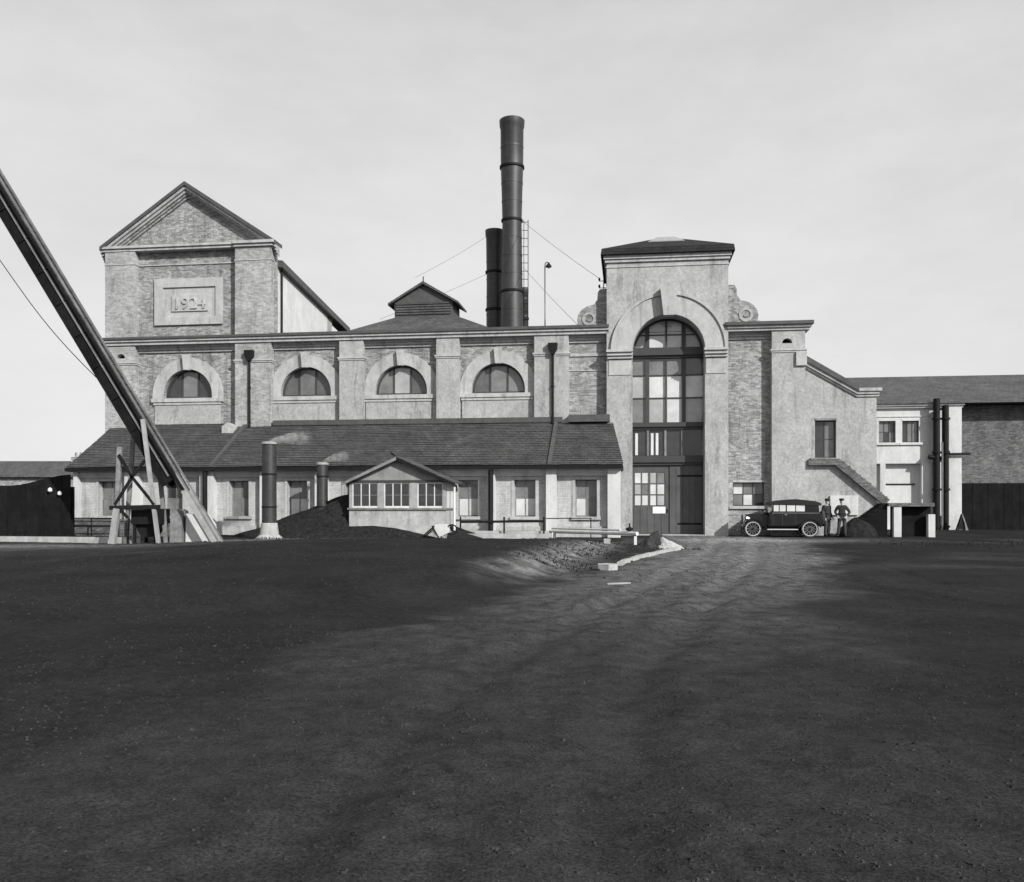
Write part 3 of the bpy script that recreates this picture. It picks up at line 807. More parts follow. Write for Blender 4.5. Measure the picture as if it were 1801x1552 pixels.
# ------------------------------------------------------------------ ventilated roof behind the hall parapet
V = Thing('roof_ventilator', 'slate hipped roof with louvred ventilator above the hall parapet', 'roof', (-5.8, 5, 10.3))
bm = B()
v = [bm.verts.new(q) for q in ((-12.2, 2.4, 10.35), (0.2, 2.4, 10.35), (0.2, 10.6, 10.35), (-12.2, 10.6, 10.35), (-7.75, 6.0, 12.45), (-4.0, 6.0, 12.45), (-4.0, 8.4, 12.45), (-7.75, 8.4, 12.45))]
for f in ((0, 1, 5, 4), (1, 2, 6, 5), (2, 3, 7, 6), (3, 0, 4, 7), (4, 5, 6, 7), (3, 2, 1, 0)): bm.faces.new([v[i] for i in f])
V.part('hip_roof', bm, M['slate'])
cw = V.part('ventilator', prism(B(), [(-7.75, 12.45), (-4.3, 12.45), (-4.3, 13.35), (-6.0, 14.35), (-7.75, 13.35)], 'y', 6.1, 8.3), M['lead'])
for k in range(5):
    V.part('louvre', boxes((-7.65, -4.4, 6.03, 6.12, 12.62 + 0.15 * k, 12.72 + 0.15 * k)), M['slate'], cw)
bm = B()
for s, x in ((-1, -8.1), (1, -3.9)):
    prism(bm, [(-6.0, 14.52), (x, 13.28), (x, 13.16), (-6.0, 14.36)], 'y', 5.85, 8.5)
V.part('ventilator_roof', bm, M['slate'], cw)
V.part('finial', tube(B(), [(-6.0, 5.95, 14.45), (-6.0, 5.95, 14.8)], 0.03), M['iron'], cw)

# ------------------------------------------------------------------ single-storey front range
Fr = Thing('front_range', 'low pale brick range with slate lean-to roof along the hall front', 'building', (-8, -3.7, 0))
BAY = [(-21.15, -18.65), (-17.9, -14.75), (-14.05, -11.7), (-11.1, -8.95), (-8.35, -6.05), (-5.45, -3.3), (-2.8, -0.62), (-0.28, 2.10), (2.58, 4.92)]
WIN = [-19.72, -16.3, -12.9, -9.95, -7.1, -4.4, -1.62, 1.08, 3.92]
yb = -3.62
hl = [rect(c - 0.5, c + 0.5, 0.95, 2.66) for c in WIN]
Fr.part('wall', holewall(B(), rect(-21.35, 5.5, 0, 3.12), hl, yb, yb + 0.4), M['brick_pale'])
gm_ = ('gl_mid', 'gl_dark', 'gl_pale', 'gl_mid')
for i, c_ in enumerate(WIN):
    mats = [('gl_mid', 'gl_mid', 'gl_mid', 'gl_mid'), ('gl_mid', 'gl_dark'), ('gl_mid', 'gl_mid', 'gl_mid', 'gl_dark'), ('gl_pale', 'gl_mid', 'gl_pale', 'gl_mid'), ('gl_dark',), ('gl_dark',), ('gl_pale', 'gl_mid', 'gl_pale', 'gl_mid'), ('gl_pale', 'gl_mid', 'gl_pale', 'gl_mid'), ('gl_pale', 'gl_mid', 'gl_mid', 'gl_mid')][i]  # upper and right panes darker: reveal shade put into the glass colour
    sash(Fr, c_ - 0.5, c_ + 0.5, 0.95, 2.66, yb, 0.36, surround=0.13, bars=(1, 1), mats=mats, sm='stone', fm='timber')
edges = [-21.35] + [b for b in sum(([a, b] for a, b in BAY), [])] + [5.5]
for i in range(0, len(edges) - 1, 2):
    a, b = edges[i], edges[i + 1]
    if b - a < 0.05: continue
    p = Fr.part('pilaster', boxes((a, b, yb - 0.36, yb, 0, 3.12)), M['white'])
for a, b in BAY:
    moulding(Fr, 'panel_moulding', a, b, yb, [(0.22, 3.0, 3.12), (0.16, 2.92, 3.0), (0.10, 2.84, 2.92)], M['white'])
    Fr.part('plinth', boxes((a, b, yb - 0.08, yb, 0, 0.5)), M['concrete'])
Fr.part('fascia', boxes((-21.55, 5.6, -4.15, -3.6, 3.12, 3.2)), M['white'])
Fr.part('gutter', boxes((-21.6, 5.62, -4.3, -4.12, 3.14, 3.30)), M['iron'])
Fr.part('end_wall', boxes((5.15, 5.498, yb + 0.4, -0.5, 0, 3.12)), M['brick_pale'])
Fr.part('end_wall', boxes((-21.34, -21.0, yb + 0.4, 0, 0, 3.12)), M['brick_pale'])
def slate_roof(T, x0, x1, ya, za, yb_, zb, m, rows=27, cols=150, seed=0, parent=None):
    """lapped courses with a slightly uneven line, one sheet"""
    bm_ = B()
    prev = None
    nrm = Vector((0, -(zb - za), yb_ - ya)).normalized()
    for q in range(rows):
        for e_, lift in ((0.0, 0.05), (1.0, 0.012)):
            t_ = (q + e_) / rows
            row = []
            for c_ in range(cols + 1):
                x_ = x0 + (x1 - 0.6 * t_ - x0) * c_ / cols
                sag = 0.05 * noise.noise(Vector((x_ * 0.25, t_ * 2, seed))) + 0.012 * noise.noise(Vector((x_ * 2.2, q * 1.7, seed + 3))) + 0.008 * noise.noise(Vector((x_ * 9.0, q * 3.1, seed + 5)))
                y_ = ya + (yb_ - ya) * t_; z_ = za + (zb - za) * t_
                row.append(bm_.verts.new(Vector((x_, y_, z_)) + nrm * (lift + sag)))
            if prev:
                for c_ in range(cols): bm_.faces.new((prev[c_], prev[c_ + 1], row[c_ + 1], row[c_]))
            prev = row
    return T.part('slate_courses', bm_, m, parent)


bm = B()
v = [bm.verts.new(q) for q in ((-21.6, -4.2, 3.2), (5.62, -4.2, 3.2), (5.62, -0.02, 3.2), (-21.6, -0.02, 3.2), (-21.6, -4.2, 3.3), (5.62, -4.2, 3.3), (5.02, -0.02, 5.78), (-21.6, -0.02, 5.78), (5.62, -0.02, 3.3))]
for f in ((0, 1, 2, 3), (0, 4, 5, 1), (4, 7, 6, 5), (5, 6, 8), (1, 5, 8, 2), (0, 3, 7, 4), (3, 2, 8, 6, 7)): bm.faces.new([v[i] for i in f])
rf = Fr.part('roof', bm, M['slate'])
slate_roof(Fr, -21.62, 5.64, -4.24, 3.30, -0.02, 5.80, M['slate'], seed=2, parent=rf)
sl = math.atan2(2.48, 4.18)
def on_roof(y, h=0.0): return 3.36 + (y + 4.2) * (2.48 / 4.18) + h
for u in (-14.05, 2.28):
    Fr.part('roof_seam', prism(B(), [(-4.2, on_roof(-4.2) - .02), (-0.3, on_roof(-0.3) - .02), (-0.3, on_roof(-0.3) + 0.1), (-4.2, on_roof(-4.2) + 0.1)], 'x', u - 0.09, u + 0.09), M['lead'], rf)
Fr.part('ridge_flashing', boxes((-12.5, 2.6, -0.5, -0.02, 5.62, 5.88)), M['lead'], rf)
Fr.part('ridge_flashing', boxes((2.92, 4.95, -0.75, -0.02, 5.6, 5.95)), M['lead'], rf)
Fr.part('roof_vent', prism(B(), [(-15.0, 5.2), (-14.4, 5.2), (-14.4, 5.55), (-14.7, 5.75), (-15.0, 5.55)], 'y', -1.1, -0.4), M['concrete'], rf)
for u in (-14.4, -0.45):
    downpipe(Fr, u, yb - 0.5, 0.1, 3.1, r=0.12, hopper=False)

# ------------------------------------------------------------------ wing at the right with its sloping parapet
Wg = Thing('side_wing', 'rendered side wing with sloping parapet right of the end bay', 'building', (16, 0, 0))
sk = [(14.32, 0), (17.72, 0), (17.72, 6.72), (16.8, 6.72), (14.32, 8.2)]
Wg.part('wall', holewall(B(), sk, [rect(14.85, 15.85, 3.78, 5.6)], 0.08, 0.55), M['render'])
def cop(d0, d1, y0, m, nm):
    return Wg.part(nm, prism(B(), [(14.32, 8.2 + d0), (16.8, 6.72 + d0), (17.82, 6.72 + d0), (17.82, 6.72 + d1), (16.87, 6.72 + d1), (14.32, 8.24 + d1)], 'y', y0, 0.6), m)
cop(0.0, 0.12, 0.0, M['stone'], 'coping')
cop(0.12, 0.25, -0.08, M['stone'], 'coping')
Wg.part('coping', prism(B(), [(14.32, 8.49), (16.87, 6.97), (16.87, 7.22), (14.32, 8.78)], 'y', -0.16, 0.66), M['lead'])
Wg.part('coping', boxes((16.87, 17.92, -0.16, 0.66, 6.97, 7.12)), M['stone'])
Wg.part('flank_wall', boxes((17.3, 17.719, 0.55, 9.0, 0, 6.7)), M['render'])
sash(Wg, 14.85, 15.85, 3.78, 5.6, 0.08, 0.3, surround=0.0, bars=(1, 1), mats=('gl_dark', 'gl_dark', 'gl_mid', 'gl_mid'), sm='timber', fm='frame', sill=False)
solo('wall_board', 'pale board fixed to the wing wall behind the two men', 'board', boxes((15.55, 16.85, -0.02, 0.06, 1.0, 1.95)), M['white'], (16.2, 0.07, 1.0))

# outside stair of the wing
St = Thing('outside_stair', 'dark timber outside stair dropping to the right from wing door landing', 'staircase', (17, -0.5, 0))
St.part('landing', boxes((14.5, 16.0, -0.2, 0.07, 3.42, 3.68)), M['brick_dark'])
St.part('landing_door_sill', boxes((14.6, 15.95, -0.24, 0.07, 3.68, 3.76)), M['timber'])
St.part('stringer', bar(B(), (15.9, -0.06, 3.52), (18.15, -0.06, 1.6), 0.24, 0.36), M['brick_dark'])
for k in range(9):
    t = (k + 0.5) / 9
    x, z = 15.95 + 2.2 * t, 3.5 - 1.9 * t
    St.part('tread', boxes((x - 0.15, x + 0.13, -0.16, 0.07, z + 0.1, z + 0.2)), M['brick_dark'])
St.part('landing', boxes((17.95, 20.0, -1.1, 1.2, 1.42, 1.58)), M['brick_dark'])
St.part('back_wall', boxes((18.2, 20.0, -0.55, -0.45, 0, 1.42)), M['tar'])  # black sheet standing in for the shade under the landing
St.part('post', boxes((18.2, 18.54, -1.05, -0.7, -0.05, 1.42)), M['white'])
St.part('post', boxes((19.75, 20.05, -1.02, -0.7, -0.05, 1.05)), M['white'])
lf = St.part('lower_flight', prism(B(), [(16.4, -0.05), (17.95, -0.05), (17.95, 1.55), (17.75, 1.55), (16.4, 0.5)], 'y', -0.9, 0.06), M['tar'])
for k in range(5):
    St.part('tread', boxes((16.45 + 0.27 * k, 16.72 + 0.27 * k, -0.93, 0.05, 0.55 + 0.2 * k, 0.60 + 0.2 * k)), M['tar'])

# ------------------------------------------------------------------ white block at the right
Of = Thing('white_annexe', 'white walled two storey annexe with slate roof at the right', 'building', (24, 11.4, 0))
yo = 11.4
ol, orr = 17.0, 25.5
Of.part('wall', holewall(B(), rect(ol, orr, -0.3, 7.3), [rect(20.86, 21.82, 5.24, 6.55), rect(22.2, 23.16, 5.24, 6.55), rect(21.24, 23.28, 0.05, 3.98), rect(18.6, 20.94, 0.05, 3.98)], yo, yo + 0.4), M['white'])
Of.part('recess_back', boxes((18.6, 20.94, yo + 0.38, yo + 0.5, 0, 4.05), (21.24, 23.28, yo + 0.38, yo + 0.5, 0, 4.05)), M['white'])
Of.part('recess_panel', boxes((21.3, 22.8, yo + 0.3, yo + 0.379, 1.5, 2.7)), M['white'])
Of.part('recess_lintel', boxes((21.26, 23.0, yo + 0.25, yo + 0.379, 2.7, 2.78)), M['iron'])
sash(Of, 20.86, 21.82, 5.24, 6.55, yo, 0.22, surround=0.0, bars=(2, 1), mats=('gl_mid', 'gl_mid', 'gl_dark'), sm='white', fm='frame')
sash(Of, 22.2, 23.16, 5.24, 6.55, yo, 0.22, surround=0.0, bars=(2, 0), mats=('gl_dark', 'gl_mid', 'gl_mid'), sm='white', fm='frame')
Of.part('cornice', boxes((ol, 25.6, yo - 0.2, yo + 0.4, 7.3, 7.42), (ol, 25.66, yo - 0.32, yo + 0.4, 7.42, 7.54)), M['white'])
Of.part('string_course', boxes((ol, 23.8, yo - 0.05, yo, 6.78, 6.84)), M['white'])
Of.part('pier', boxes((24.72, 25.5, yo - 0.25, yo - 0.002, 0, 7.3)), M['white'])
Of.part('pier', boxes((23.28, 23.85, yo - 0.12, yo - 0.002, 0.95, 4.0)), M['white'])
Of.part('plinth', boxes((23.7, 24.3, yo - 0.4, yo - 0.004, 0, 0.85)), M['white'])
Of.part('roof', prism(B(), [(yo - 0.45, 7.54), (yo + 6.5, 10.1), (yo + 13, 7.54)], 'x', 16.2, 39.0), M['slate'])
Of.part('flank_wall', boxes((17.0, 17.4, yo + 0.4, yo + 12.5, 0, 7.5)), M['white'])
Ps = Thing('riser_pipe', 'pair of thick black riser pipes standing before the white annexe', 'pipe', (24.3, yo - 0.6, 0))
for u, z1, r in ((24.0, 7.8, 0.19), (24.5, 7.4, 0.19)):
    p = Ps.part('pipe', tube(B(), [(u, yo - 0.5, 0), (u, yo - 0.5, z1)], r, 12), M['iron'], smooth=True)
    for z in (0.2, 2.4, 4.6, 6.6):
        Ps.part('flange', tube(B(), [(u, yo - 0.5, z - 0.06), (u, yo - 0.5, z + 0.06)], r * 1.35, 12), M['iron'], p)
Ps.part('conduit', tube(B(), [(24.25, yo - 0.72, 0), (24.25, yo - 0.72, 5.2)], 0.05, 8), M['steel'])
Ps.part('branch_pipe', tube(B(), [(23.55, yo - 0.5, 4.35), (23.9, yo - 0.5, 4.3), (24.35, yo - 0.5, 4.25), (24.6, yo - 0.5, 4.75)], 0.14, 10), M['iron'], smooth=True)
Ps.part('cross_pipe', tube(B(), [(24.5, yo - 0.45, 4.5), (25.9, yo - 0.45, 4.52)], 0.07, 8), M['iron'], smooth=True)
Sh = Thing('dark_shed', 'tall dark brick shed beyond the annexe at the right edge', 'shed', (32, 16, 0))
Sh.part('wall', boxes((25.55, 38.5, 12.2, 18.0, 2.8, 7.5)), M['brick_dark'])
Sh.part('plinth', boxes((25.52, 38.6, 12.1, 18.05, -0.1, 2.8)), M['tar'])
for k in range(28):
    Sh.part('board', boxes((25.53 + 0.45 * k, 25.96 + 0.45 * k, 12.05 + 0.02 * (k % 2), 12.1, 0, 2.78)), M['tar'])
Tp = Thing('warning_trestle', 'small dark folding trestle at the foot of the dark shed', 'trestle', (25.1, 10.2, 0))
for dx in (-0.28, 0.28):
    for dy in (-0.15, 0.15):
        Tp.part('leg', bar(B(), (25.1 + dx, 10.0 + dy, 0), (25.1, 10.0 + dy * 0.4, 0.95), 0.07, 0.07), M['timber_pale'] if dx > 0 else M['iron'])
Tp.part('board', prism(B(), [(24.85, 0.05), (25.3, 0.05), (25.15, 0.9), (25.03, 0.9)], 'y', 9.93, 9.98), M['iron'])

# ------------------------------------------------------------------ steel chimneys behind
def chimney(name, label, x, y, prof, rings, ladder=None):
    C = Thing(name, label, 'chimney', (x, y, 0), 'W', 'steel chimneys behind the hall')
    C.part('stack', lathe(B(), prof, (x, y), 32), M['soot'], smooth=True)
    for r, z in rings:
        C.part('ring', lathe(B(), [(r, z - 0.09), (r + 0.07, z - 0.07), (r + 0.07, z + 0.07), (r, z + 0.09)], (x, y), 32), M['iron'], smooth=True)
    z = 11.0
    while z < prof[-1][1] - 0.6:
        rr_ = max(a[0] + (b[0] - a[0]) * (z - a[1]) / (b[1] - a[1]) for a, b in zip(prof, prof[1:]) if a[1] <= z <= b[1] and b[1] > a[1])
        C.part('plate_seam', lathe(B(), [(rr_ - 0.01, z - 0.05), (rr_ + 0.016, z - 0.045), (rr_ + 0.016, z + 0.045), (rr_ - 0.01, z + 0.05)], (x, y), 32), M['soot'], smooth=True)
        z += 1.22
    if ladder:
        lx, z0, z1 = ladder
        ld = C.part('ladder', boxes((lx - 0.14, lx - 0.10, y - 0.22, y - 0.17, z0, z1), (lx + 0.14, lx + 0.19, y - 0.22, y - 0.17, z0, z1)), M['iron'])
        z = z0 + 0.3
        while z < z1:
            C.part('rung', tube(B(), [(lx - 0.25, y - 0.195, z), (lx + 0.16, y - 0.195, z)], 0.022, 5), M['iron'], ld)
            z += 0.55
    return C


chimney('steel_chimney', 'tallest flared black steel chimney rising behind the hall', 0.0, 60,
        [(0.74, 0), (0.74, 14.5), (0.70, 17), (0.655, 20.5), (0.70, 22.5), (0.76, 24.3), (0.78, 26.9), (0.83, 27.0), (0.86, 27.45), (0.80, 27.5), (0.72, 27.45), (0.70, 26.5)], [(0.77, 24.3), (0.66, 20.7), (0.72, 15.9)], (0.92, 12, 20.7))
chimney('steel_chimney', 'second black steel chimney, shorter, left of the tallest one', -1.2, 61.5,
        [(0.58, 0), (0.58, 14), (0.56, 17), (0.60, 20), (0.64, 20.1), (0.66, 20.5), (0.56, 20.5), (0.54, 19)], [(0.58, 17.6), (0.58, 15)])
chimney('steel_chimney', 'shortest steel flue peeping out right of the tallest chimney', 0.86, 62,
        [(0.26, 0), (0.26, 16.2), (0.3, 16.25), (0.3, 16.6), (0.22, 16.6)], [(0.26, 14.5)])
for nm, p, q, lb in (('guy_wire', (0.7, 59.7, 20.6), (4.45, 44.8, 12.9), 'thin guy wire from tallest chimney to the gateway bracket'),
                     ('guy_wire', (-1.75, 61.2, 20.0), (-5.6, 51.5, 14.7), 'thin guy wire from shorter chimney to the ventilator finial'),
                     ('guy_wire', (0.75, 59.7, 17.5), (3.6, 45.5, 10.5), 'thin lower guy wire from tallest chimney to the hall parapet'),
                     ('guy_wire', (-1.8, 61.2, 17.4), (-8.2, 55, 13.0), 'thin lower guy wire left from the shorter chimney')):
    pts = []
    for k in range(9):
        t = k / 8
        w = Vector(p).lerp(Vector(q), t); w.z -= 0.08 * 4 * t * (1 - t); pts.append(w)
    solo(nm, lb, 'wire', tube(B(), pts, 0.013, 5), M['steel'], p, 'W', 'guy wires of the chimneys')
LP = Thing('roof_lamp', 'slender lamp pole standing on the hall roof beside the chimneys', 'lamp', (1.8, 48.4, 10.3), 'W')
LP.part('pole', tube(B(), [(1.8, 48.4, 10.2), (1.8, 48.4, 14.5), (1.82, 48.4, 14.68), (1.92, 48.4, 14.74), (2.0, 48.4, 14.7)], 0.035, 8), M['steel'], smooth=True)
LP.part('lamp_shade', lathe(B(), [(0.16, 14.46), (0.15, 14.55), (0.06, 14.66), (0.04, 14.72)], (2.0, 48.4), 14), M['iron'])
LP.part('bulb', lathe(B(), [(0.02, 14.38), (0.06, 14.43), (0.05, 14.5)], (2.0, 48.4), 10), M['gl_pale'])

# ------------------------------------------------------------------ hut
Hu = Thing('glazed_hut', 'small gabled hut with three glazed bays before the front range', 'hut', (-4.35, -5, 0))
h0, h1, hf, hb = -6.6, -2.15, -6.0, -3.95
Hu.part('base_wall', boxes((h0, h1, hf, hb, -0.1, 1.28)), M['concrete'])
Hu.part('sill', boxes((h0 - 0.06, h1 + 0.06, hf - 0.09, hb, 1.28, 1.36)), M['timber'])
Hu.part('gable', prism(B(), [(h0, 2.5), (h1, 2.5), (-4.35, 3.52)], 'y', hf, hf + 0.12), M['gable_board'])
Hu.part('head_beam', boxes((h0, h1, hf - 0.03, hf + 0.14, 2.50, 2.60)), M['frame'])
Hu.part('side_wall', boxes((h1 - 0.12, h1 - 0.001, hf + 0.12, hb, 1.36, 2.55)), M['white'])
Hu.part('side_wall', boxes((h0 + 0.001, h0 + 0.12, hf + 0.12, hb, 1.36, 2.55)), M['timber'])
Hu.part('back_wall', boxes((h0, h1, hb - 0.12, hb, 1.36, 2.55)), M['timber'])
for a, b in ((-6.6, -6.46), (-5.27, -4.99), (-3.81, -3.46), (-2.3, -2.15)):
    Hu.part('post', boxes((a, b, hf + 0.005, hf + 0.13, 1.36, 2.5)), M['timber_pale'])
for a, b in ((-6.46, -5.27), (-4.99, -3.81), (-3.46, -2.3)):
    wn = Hu.part('window', boxes((a, b, hf + 0.04, hf + 0.1, 2.44, 2.5), (a, b, hf + 0.04, hf + 0.1, 1.36, 1.44)), M['whitewood'])
    for i in range(4):
        x = a + 0.02 + (b - a - 0.04) * i / 3
        Hu.part('glazing_bar', boxes((x - 0.02, x + 0.02, hf + 0.035, hf + 0.095, 1.44, 2.44)), M['whitewood'], wn)
    Hu.part('glazing_bar', boxes((a, b, hf + 0.05, hf + 0.09, 1.92, 1.94)), M['timber'], wn)
    for i in range(3):
        x0, x1 = a + 0.02 + (b - a - 0.04) * i / 3, a + 0.02 + (b - a - 0.04) * (i + 1) / 3
        for z0, z1 in ((1.44, 1.92), (1.94, 2.44)):
            Hu.part('pane', boxes((x0 + .02, x1 - .02, hf + 0.065, hf + 0.075, z0, z1)), M['gl_dark'], wn)
bm = B()
for s, x in ((-1, h0 - 0.28), (1, h1 + 0.42)):
    zt = 3.66
    ze = 2.50
    prism(bm, [(-4.35, zt), (x, ze), (x, ze - 0.07), (-4.35, zt - 0.09)], 'y', hf - 0.3, hb + 0.1)
hr = Hu.part('roof', bm, M['slate'])
for s, x in ((-1, h0 - 0.28), (1, h1 + 0.42)):
    Hu.part('barge_board', prism(B(), [(-4.35, 3.62), (x, 2.46), (x, 2.34), (-4.35, 3.48)], 'y', hf - 0.33, hf - 0.29), M['iron'] if s > 0 else M['timber'], hr)
Hu.part('finial', bar(B(), (-4.35, hf - 0.25, 3.6), (-4.6, hf - 0.25, 3.8), 0.07, 0.08), M['iron'], hr)
Hu.part('pipe_rail', tube(B(), [(h1 + 0.25, hf + 0.6, 0), (h1 + 0.25, hf + 0.6, 2.3)], 0.05), M['whitewood'])


# heaps
def heap(name, label, cat, c, rx, ry, h, m, frame='F', seed=1, lump=0.12, n=40, shear=0.0, power=1.0):
    bm = B()
    vs_ = []
    for j in range(n + 1):
        row = []
        for i in range(n + 1):
            x, y = -1 + 2 * i / n, -1 + 2 * j / n
            r = math.hypot(x, y)
            z = max(0.0, 1 - r) ** power
            nz = noise.fractal(Vector((x * 2.2 + seed * 7, y * 2.2, seed)), 1.0, 2.0, 5)
            zz = h * z + lump * nz * min(1, z * 4) - 0.12 * (1 if z <= 0 else 0)
            px = c[0] + rx * x + shear * z
            row.append(bm.verts.new((px, c[1] + ry * y, zz - 0.04)))
        vs_.append(row)
    for j in range(n):
        for i in range(n):
            bm.faces.new((vs_[j][i], vs_[j][i + 1], vs_[j + 1][i + 1], vs_[j + 1][i]))
    return solo(name, label, cat, bm, m, (c[0], c[1], 0), frame)


heap('coal_heap', 'sloping heap of dark coal ash banked against the left of the hut', 'heap', (-6.55, -4.98, 0), 6.3, 1.4, 2.12, M['coal'], seed=3, lump=0.14, power=1.0, n=60)
heap('coal_heap', 'low rounded dark heap at the foot of the outside stair', 'heap', (16.55, -1.0, 0), 0.95, 0.6, 0.95, M['coal'], seed=5, lump=0.1, power=0.5)
heap('soil_heap', 'small dark soil heap beside the white pipe and gateway road', 'heap', (4.85, 30.3, 0), 0.85, 0.8, 0.66, M['soil'], 'W', seed=8, lump=0.09, shear=0.12)
heap('sand_heap', 'low spill of pale sand on the right of the dark soil heap', 'heap', (5.32, 30.0, 0), 0.6, 0.62, 0.46, M['sand'], 'W', seed=9, lump=0.07, shear=-0.22)

# vent shafts
for x, y, r, z1, lb in ((-10.4, 38.0, 0.31, 4.15, 'tall dark iron vent shaft with pale base before front range'), (-8.75, 40.9, 0.26, 3.40, 'short dark iron vent shaft behind the coal heap')):
    Vs = Thing('vent_shaft', lb, 'vent shaft', (x, y, 0), 'W', 'iron vent shafts in the yard')
    Vs.part('shaft', lathe(B(), [(r * 1.08, 0), (r, 0.8), (r * 0.96, z1)], (x, y), 20), M['soot'], smooth=True)
    Vs.part('base', lathe(B(), [(r * 2.0, -0.1), (r * 1.9, 0.06), (r * 1.3, 0.22), (r * 1.12, 0.7), (r * 1.05, 0.72)], (x, y), 20), M['concrete'], smooth=True)
    Vs.part('rim', lathe(B(), [(r * 0.97, z1 - 0.08), (r * 1.12, z1 - 0.06), (r * 1.12, z1 + 0.02), (r * 0.8, z1 + 0.05)], (x, y), 20), M['lead_pale'])
    for z in (1.4, 2.8):
        Vs.part('band', lathe(B(), [(r * 0.98, z - 0.04), (r * 1.05, z - 0.03), (r * 1.05, z + 0.03), (r * 0.98, z + 0.04)], (x, y), 20), M['iron'])


def steam(label, x, y, z, length, rise, r):
    bm = B()
    pts, rs = [], []
    for k in range(9):
        t = k / 8
        pts.append((x - 0.1 + length * t, y - 0.1 * t, z + rise * t + 0.05 * math.sin(5 * t)))
        rs.append(r * (0.35 + 1.0 * t) * (1 if k < 8 else 0.4))
    tube(bm, pts, rs, 12)
    m = bpy.data.materials.new('steam')
    m.use_nodes = True
    N, L = m.node_tree.nodes, m.node_tree.links.new
    N.remove(N['Principled BSDF'])
    pv = N.new('ShaderNodeVolumePrincipled')
    pv.inputs['Color'].default_value = (0.95, 0.95, 0.95, 1)
    pv.inputs['Anisotropy'].default_value = 0.0
    tc = N.new('ShaderNodeTexCoord'); sp = N.new('ShaderNodeSeparateXYZ'); L(tc.outputs['Generated'], sp.inputs[0])
    n = N.new('ShaderNodeTexNoise'); n.inputs['Scale'].default_value = 4.5; n.inputs['Detail'].default_value = 6; n.inputs['Roughness'].default_value = 0.7
    L(tc.outputs['Object'], n.inputs['Vector'])
    mr = N.new('ShaderNodeMapRange'); mr.inputs[1].default_value = 0.4; mr.inputs[2].default_value = 0.62; L(n.outputs['Fac'], mr.inputs[0])
    f = N.new('ShaderNodeMapRange'); f.inputs[1].default_value = 0.0; f.inputs[2].default_value = 1.0; f.inputs[3].default_value = 14.0; f.inputs[4].default_value = 0.0; L(sp.outputs[0], f.inputs[0])
    q = N.new('ShaderNodeMath'); q.operation = 'MULTIPLY'; L(mr.outputs[0], q.inputs[0]); L(f.outputs[0], q.inputs[1])
    ra = N.new('ShaderNodeVectorMath'); ra.operation = 'SUBTRACT'; L(tc.outputs['Generated'], ra.inputs[0]); ra.inputs[1].default_value = (0.5, 0.5, 0.5)
    rb = N.new('ShaderNodeVectorMath'); rb.operation = 'MULTIPLY'; L(ra.outputs[0], rb.inputs[0]); rb.inputs[1].default_value = (0, 2, 2)
    rl_ = N.new('ShaderNodeVectorMath'); rl_.operation = 'LENGTH'; L(rb.outputs[0], rl_.inputs[0])
    rf_ = N.new('ShaderNodeMapRange'); rf_.inputs[1].default_value = 0.0; rf_.inputs[2].default_value = 0.95; rf_.inputs[3].default_value = 1.0; rf_.inputs[4].default_value = 0.0
    L(rl_.outputs['Value'], rf_.inputs[0])
    q2 = N.new('ShaderNodeMath'); q2.operation = 'MULTIPLY'; L(q.outputs[0], q2.inputs[0]); L(rf_.outputs[0], q2.inputs[1])
    L(q2.outputs[0], pv.inputs['Density'])
    L(pv.outputs[0], N['Material Output'].inputs['Volume'])
    return solo('steam', label, 'steam', bm, m, (x, y, z), 'W', 'wisps of steam', 'stuff')


steam('thin wisp of steam blowing right from the tall vent shaft', -10.3, 38.0, 4.15, 1.9, 0.3, 0.3)
steam('thin wisp of steam blowing right from the short vent shaft', -8.65, 40.9, 3.42, 1.3, 0.45, 0.22)

# ------------------------------------------------------------------ inclined skip hoist at the left
Ho = Thing('skip_hoist', 'steep inclined coal hoist with dark girders crossing the left of the yard', 'hoist', (-11.7, 35, 0), 'W')
hd = Vector((-0.515, 0, 0.857)); hn = Vector((0.857, 0, 0.515)); foot = Vector((-11.3, 0, -0.05)); LEN = 27.0
def hp(t, n, y): return foot + hd * t + hn * n + Vector((0, y, 0))
for y in (33.95, 34.8):
    g = Ho.part('girder', bar(B(), hp(3.0, -0.28, y), hp(LEN, -0.28, y), 0.1, 0.56, hn), M['tar'])
    Ho.part('flange', bar(B(), hp(2.5, -0.02, y), hp(LEN, -0.02, y), 0.26, 0.06, hn), M['tar'], g)
    Ho.part('flange', bar(B(), hp(3.0, -0.58, y), hp(LEN, -0.58, y), 0.26, 0.06, hn), M['tar'], g)
    Ho.part('flange', bar(B(), hp(3.2, -0.2, y - 0.08), hp(LEN, -0.2, y - 0.08), 0.07, 0.05, hn), M['steel'], g)
    k = 4.0
    while k < LEN:
        Ho.part('stiffener', bar(B(), hp(k, -0.54, y - 0.07), hp(k, -0.06, y - 0.07), 0.06, 0.05, hd), M['tar'], g)
        k += 1.4
    rl = Ho.part('rail', bar(B(), hp(-0.1, 0.07, y + (0.15 if y < 34.3 else -0.15)), hp(LEN, 0.07, y + (0.15 if y < 34.3 else -0.15)), 0.06, 0.07, hn), M['steel'])
    Ho.part('foot_beam', bar(B(), hp(-0.15, -0.05, y + (0.15 if y < 34.3 else -0.15)), hp(3.2, -0.05, y + (0.15 if y < 34.3 else -0.15)), 0.16, 0.2, hn), M['timber_pale'])
k = 2.6
while k < LEN:
    Ho.part('plank', bar(B(), hp(k, 0.0, 34.0), hp(k, 0.0, 34.75), 0.27, 0.05 + random.random() * 0.03, hn), M['deck'])
    k += 0.30
for k in (3.2, 7.5, 12, 16.5, 21, 25.5):
    Ho.part('cross_beam', bar(B(), hp(k, -0.45, 33.95), hp(k, -0.45, 34.8), 0.14, 0.18, hn), M['iron'])
ps = []
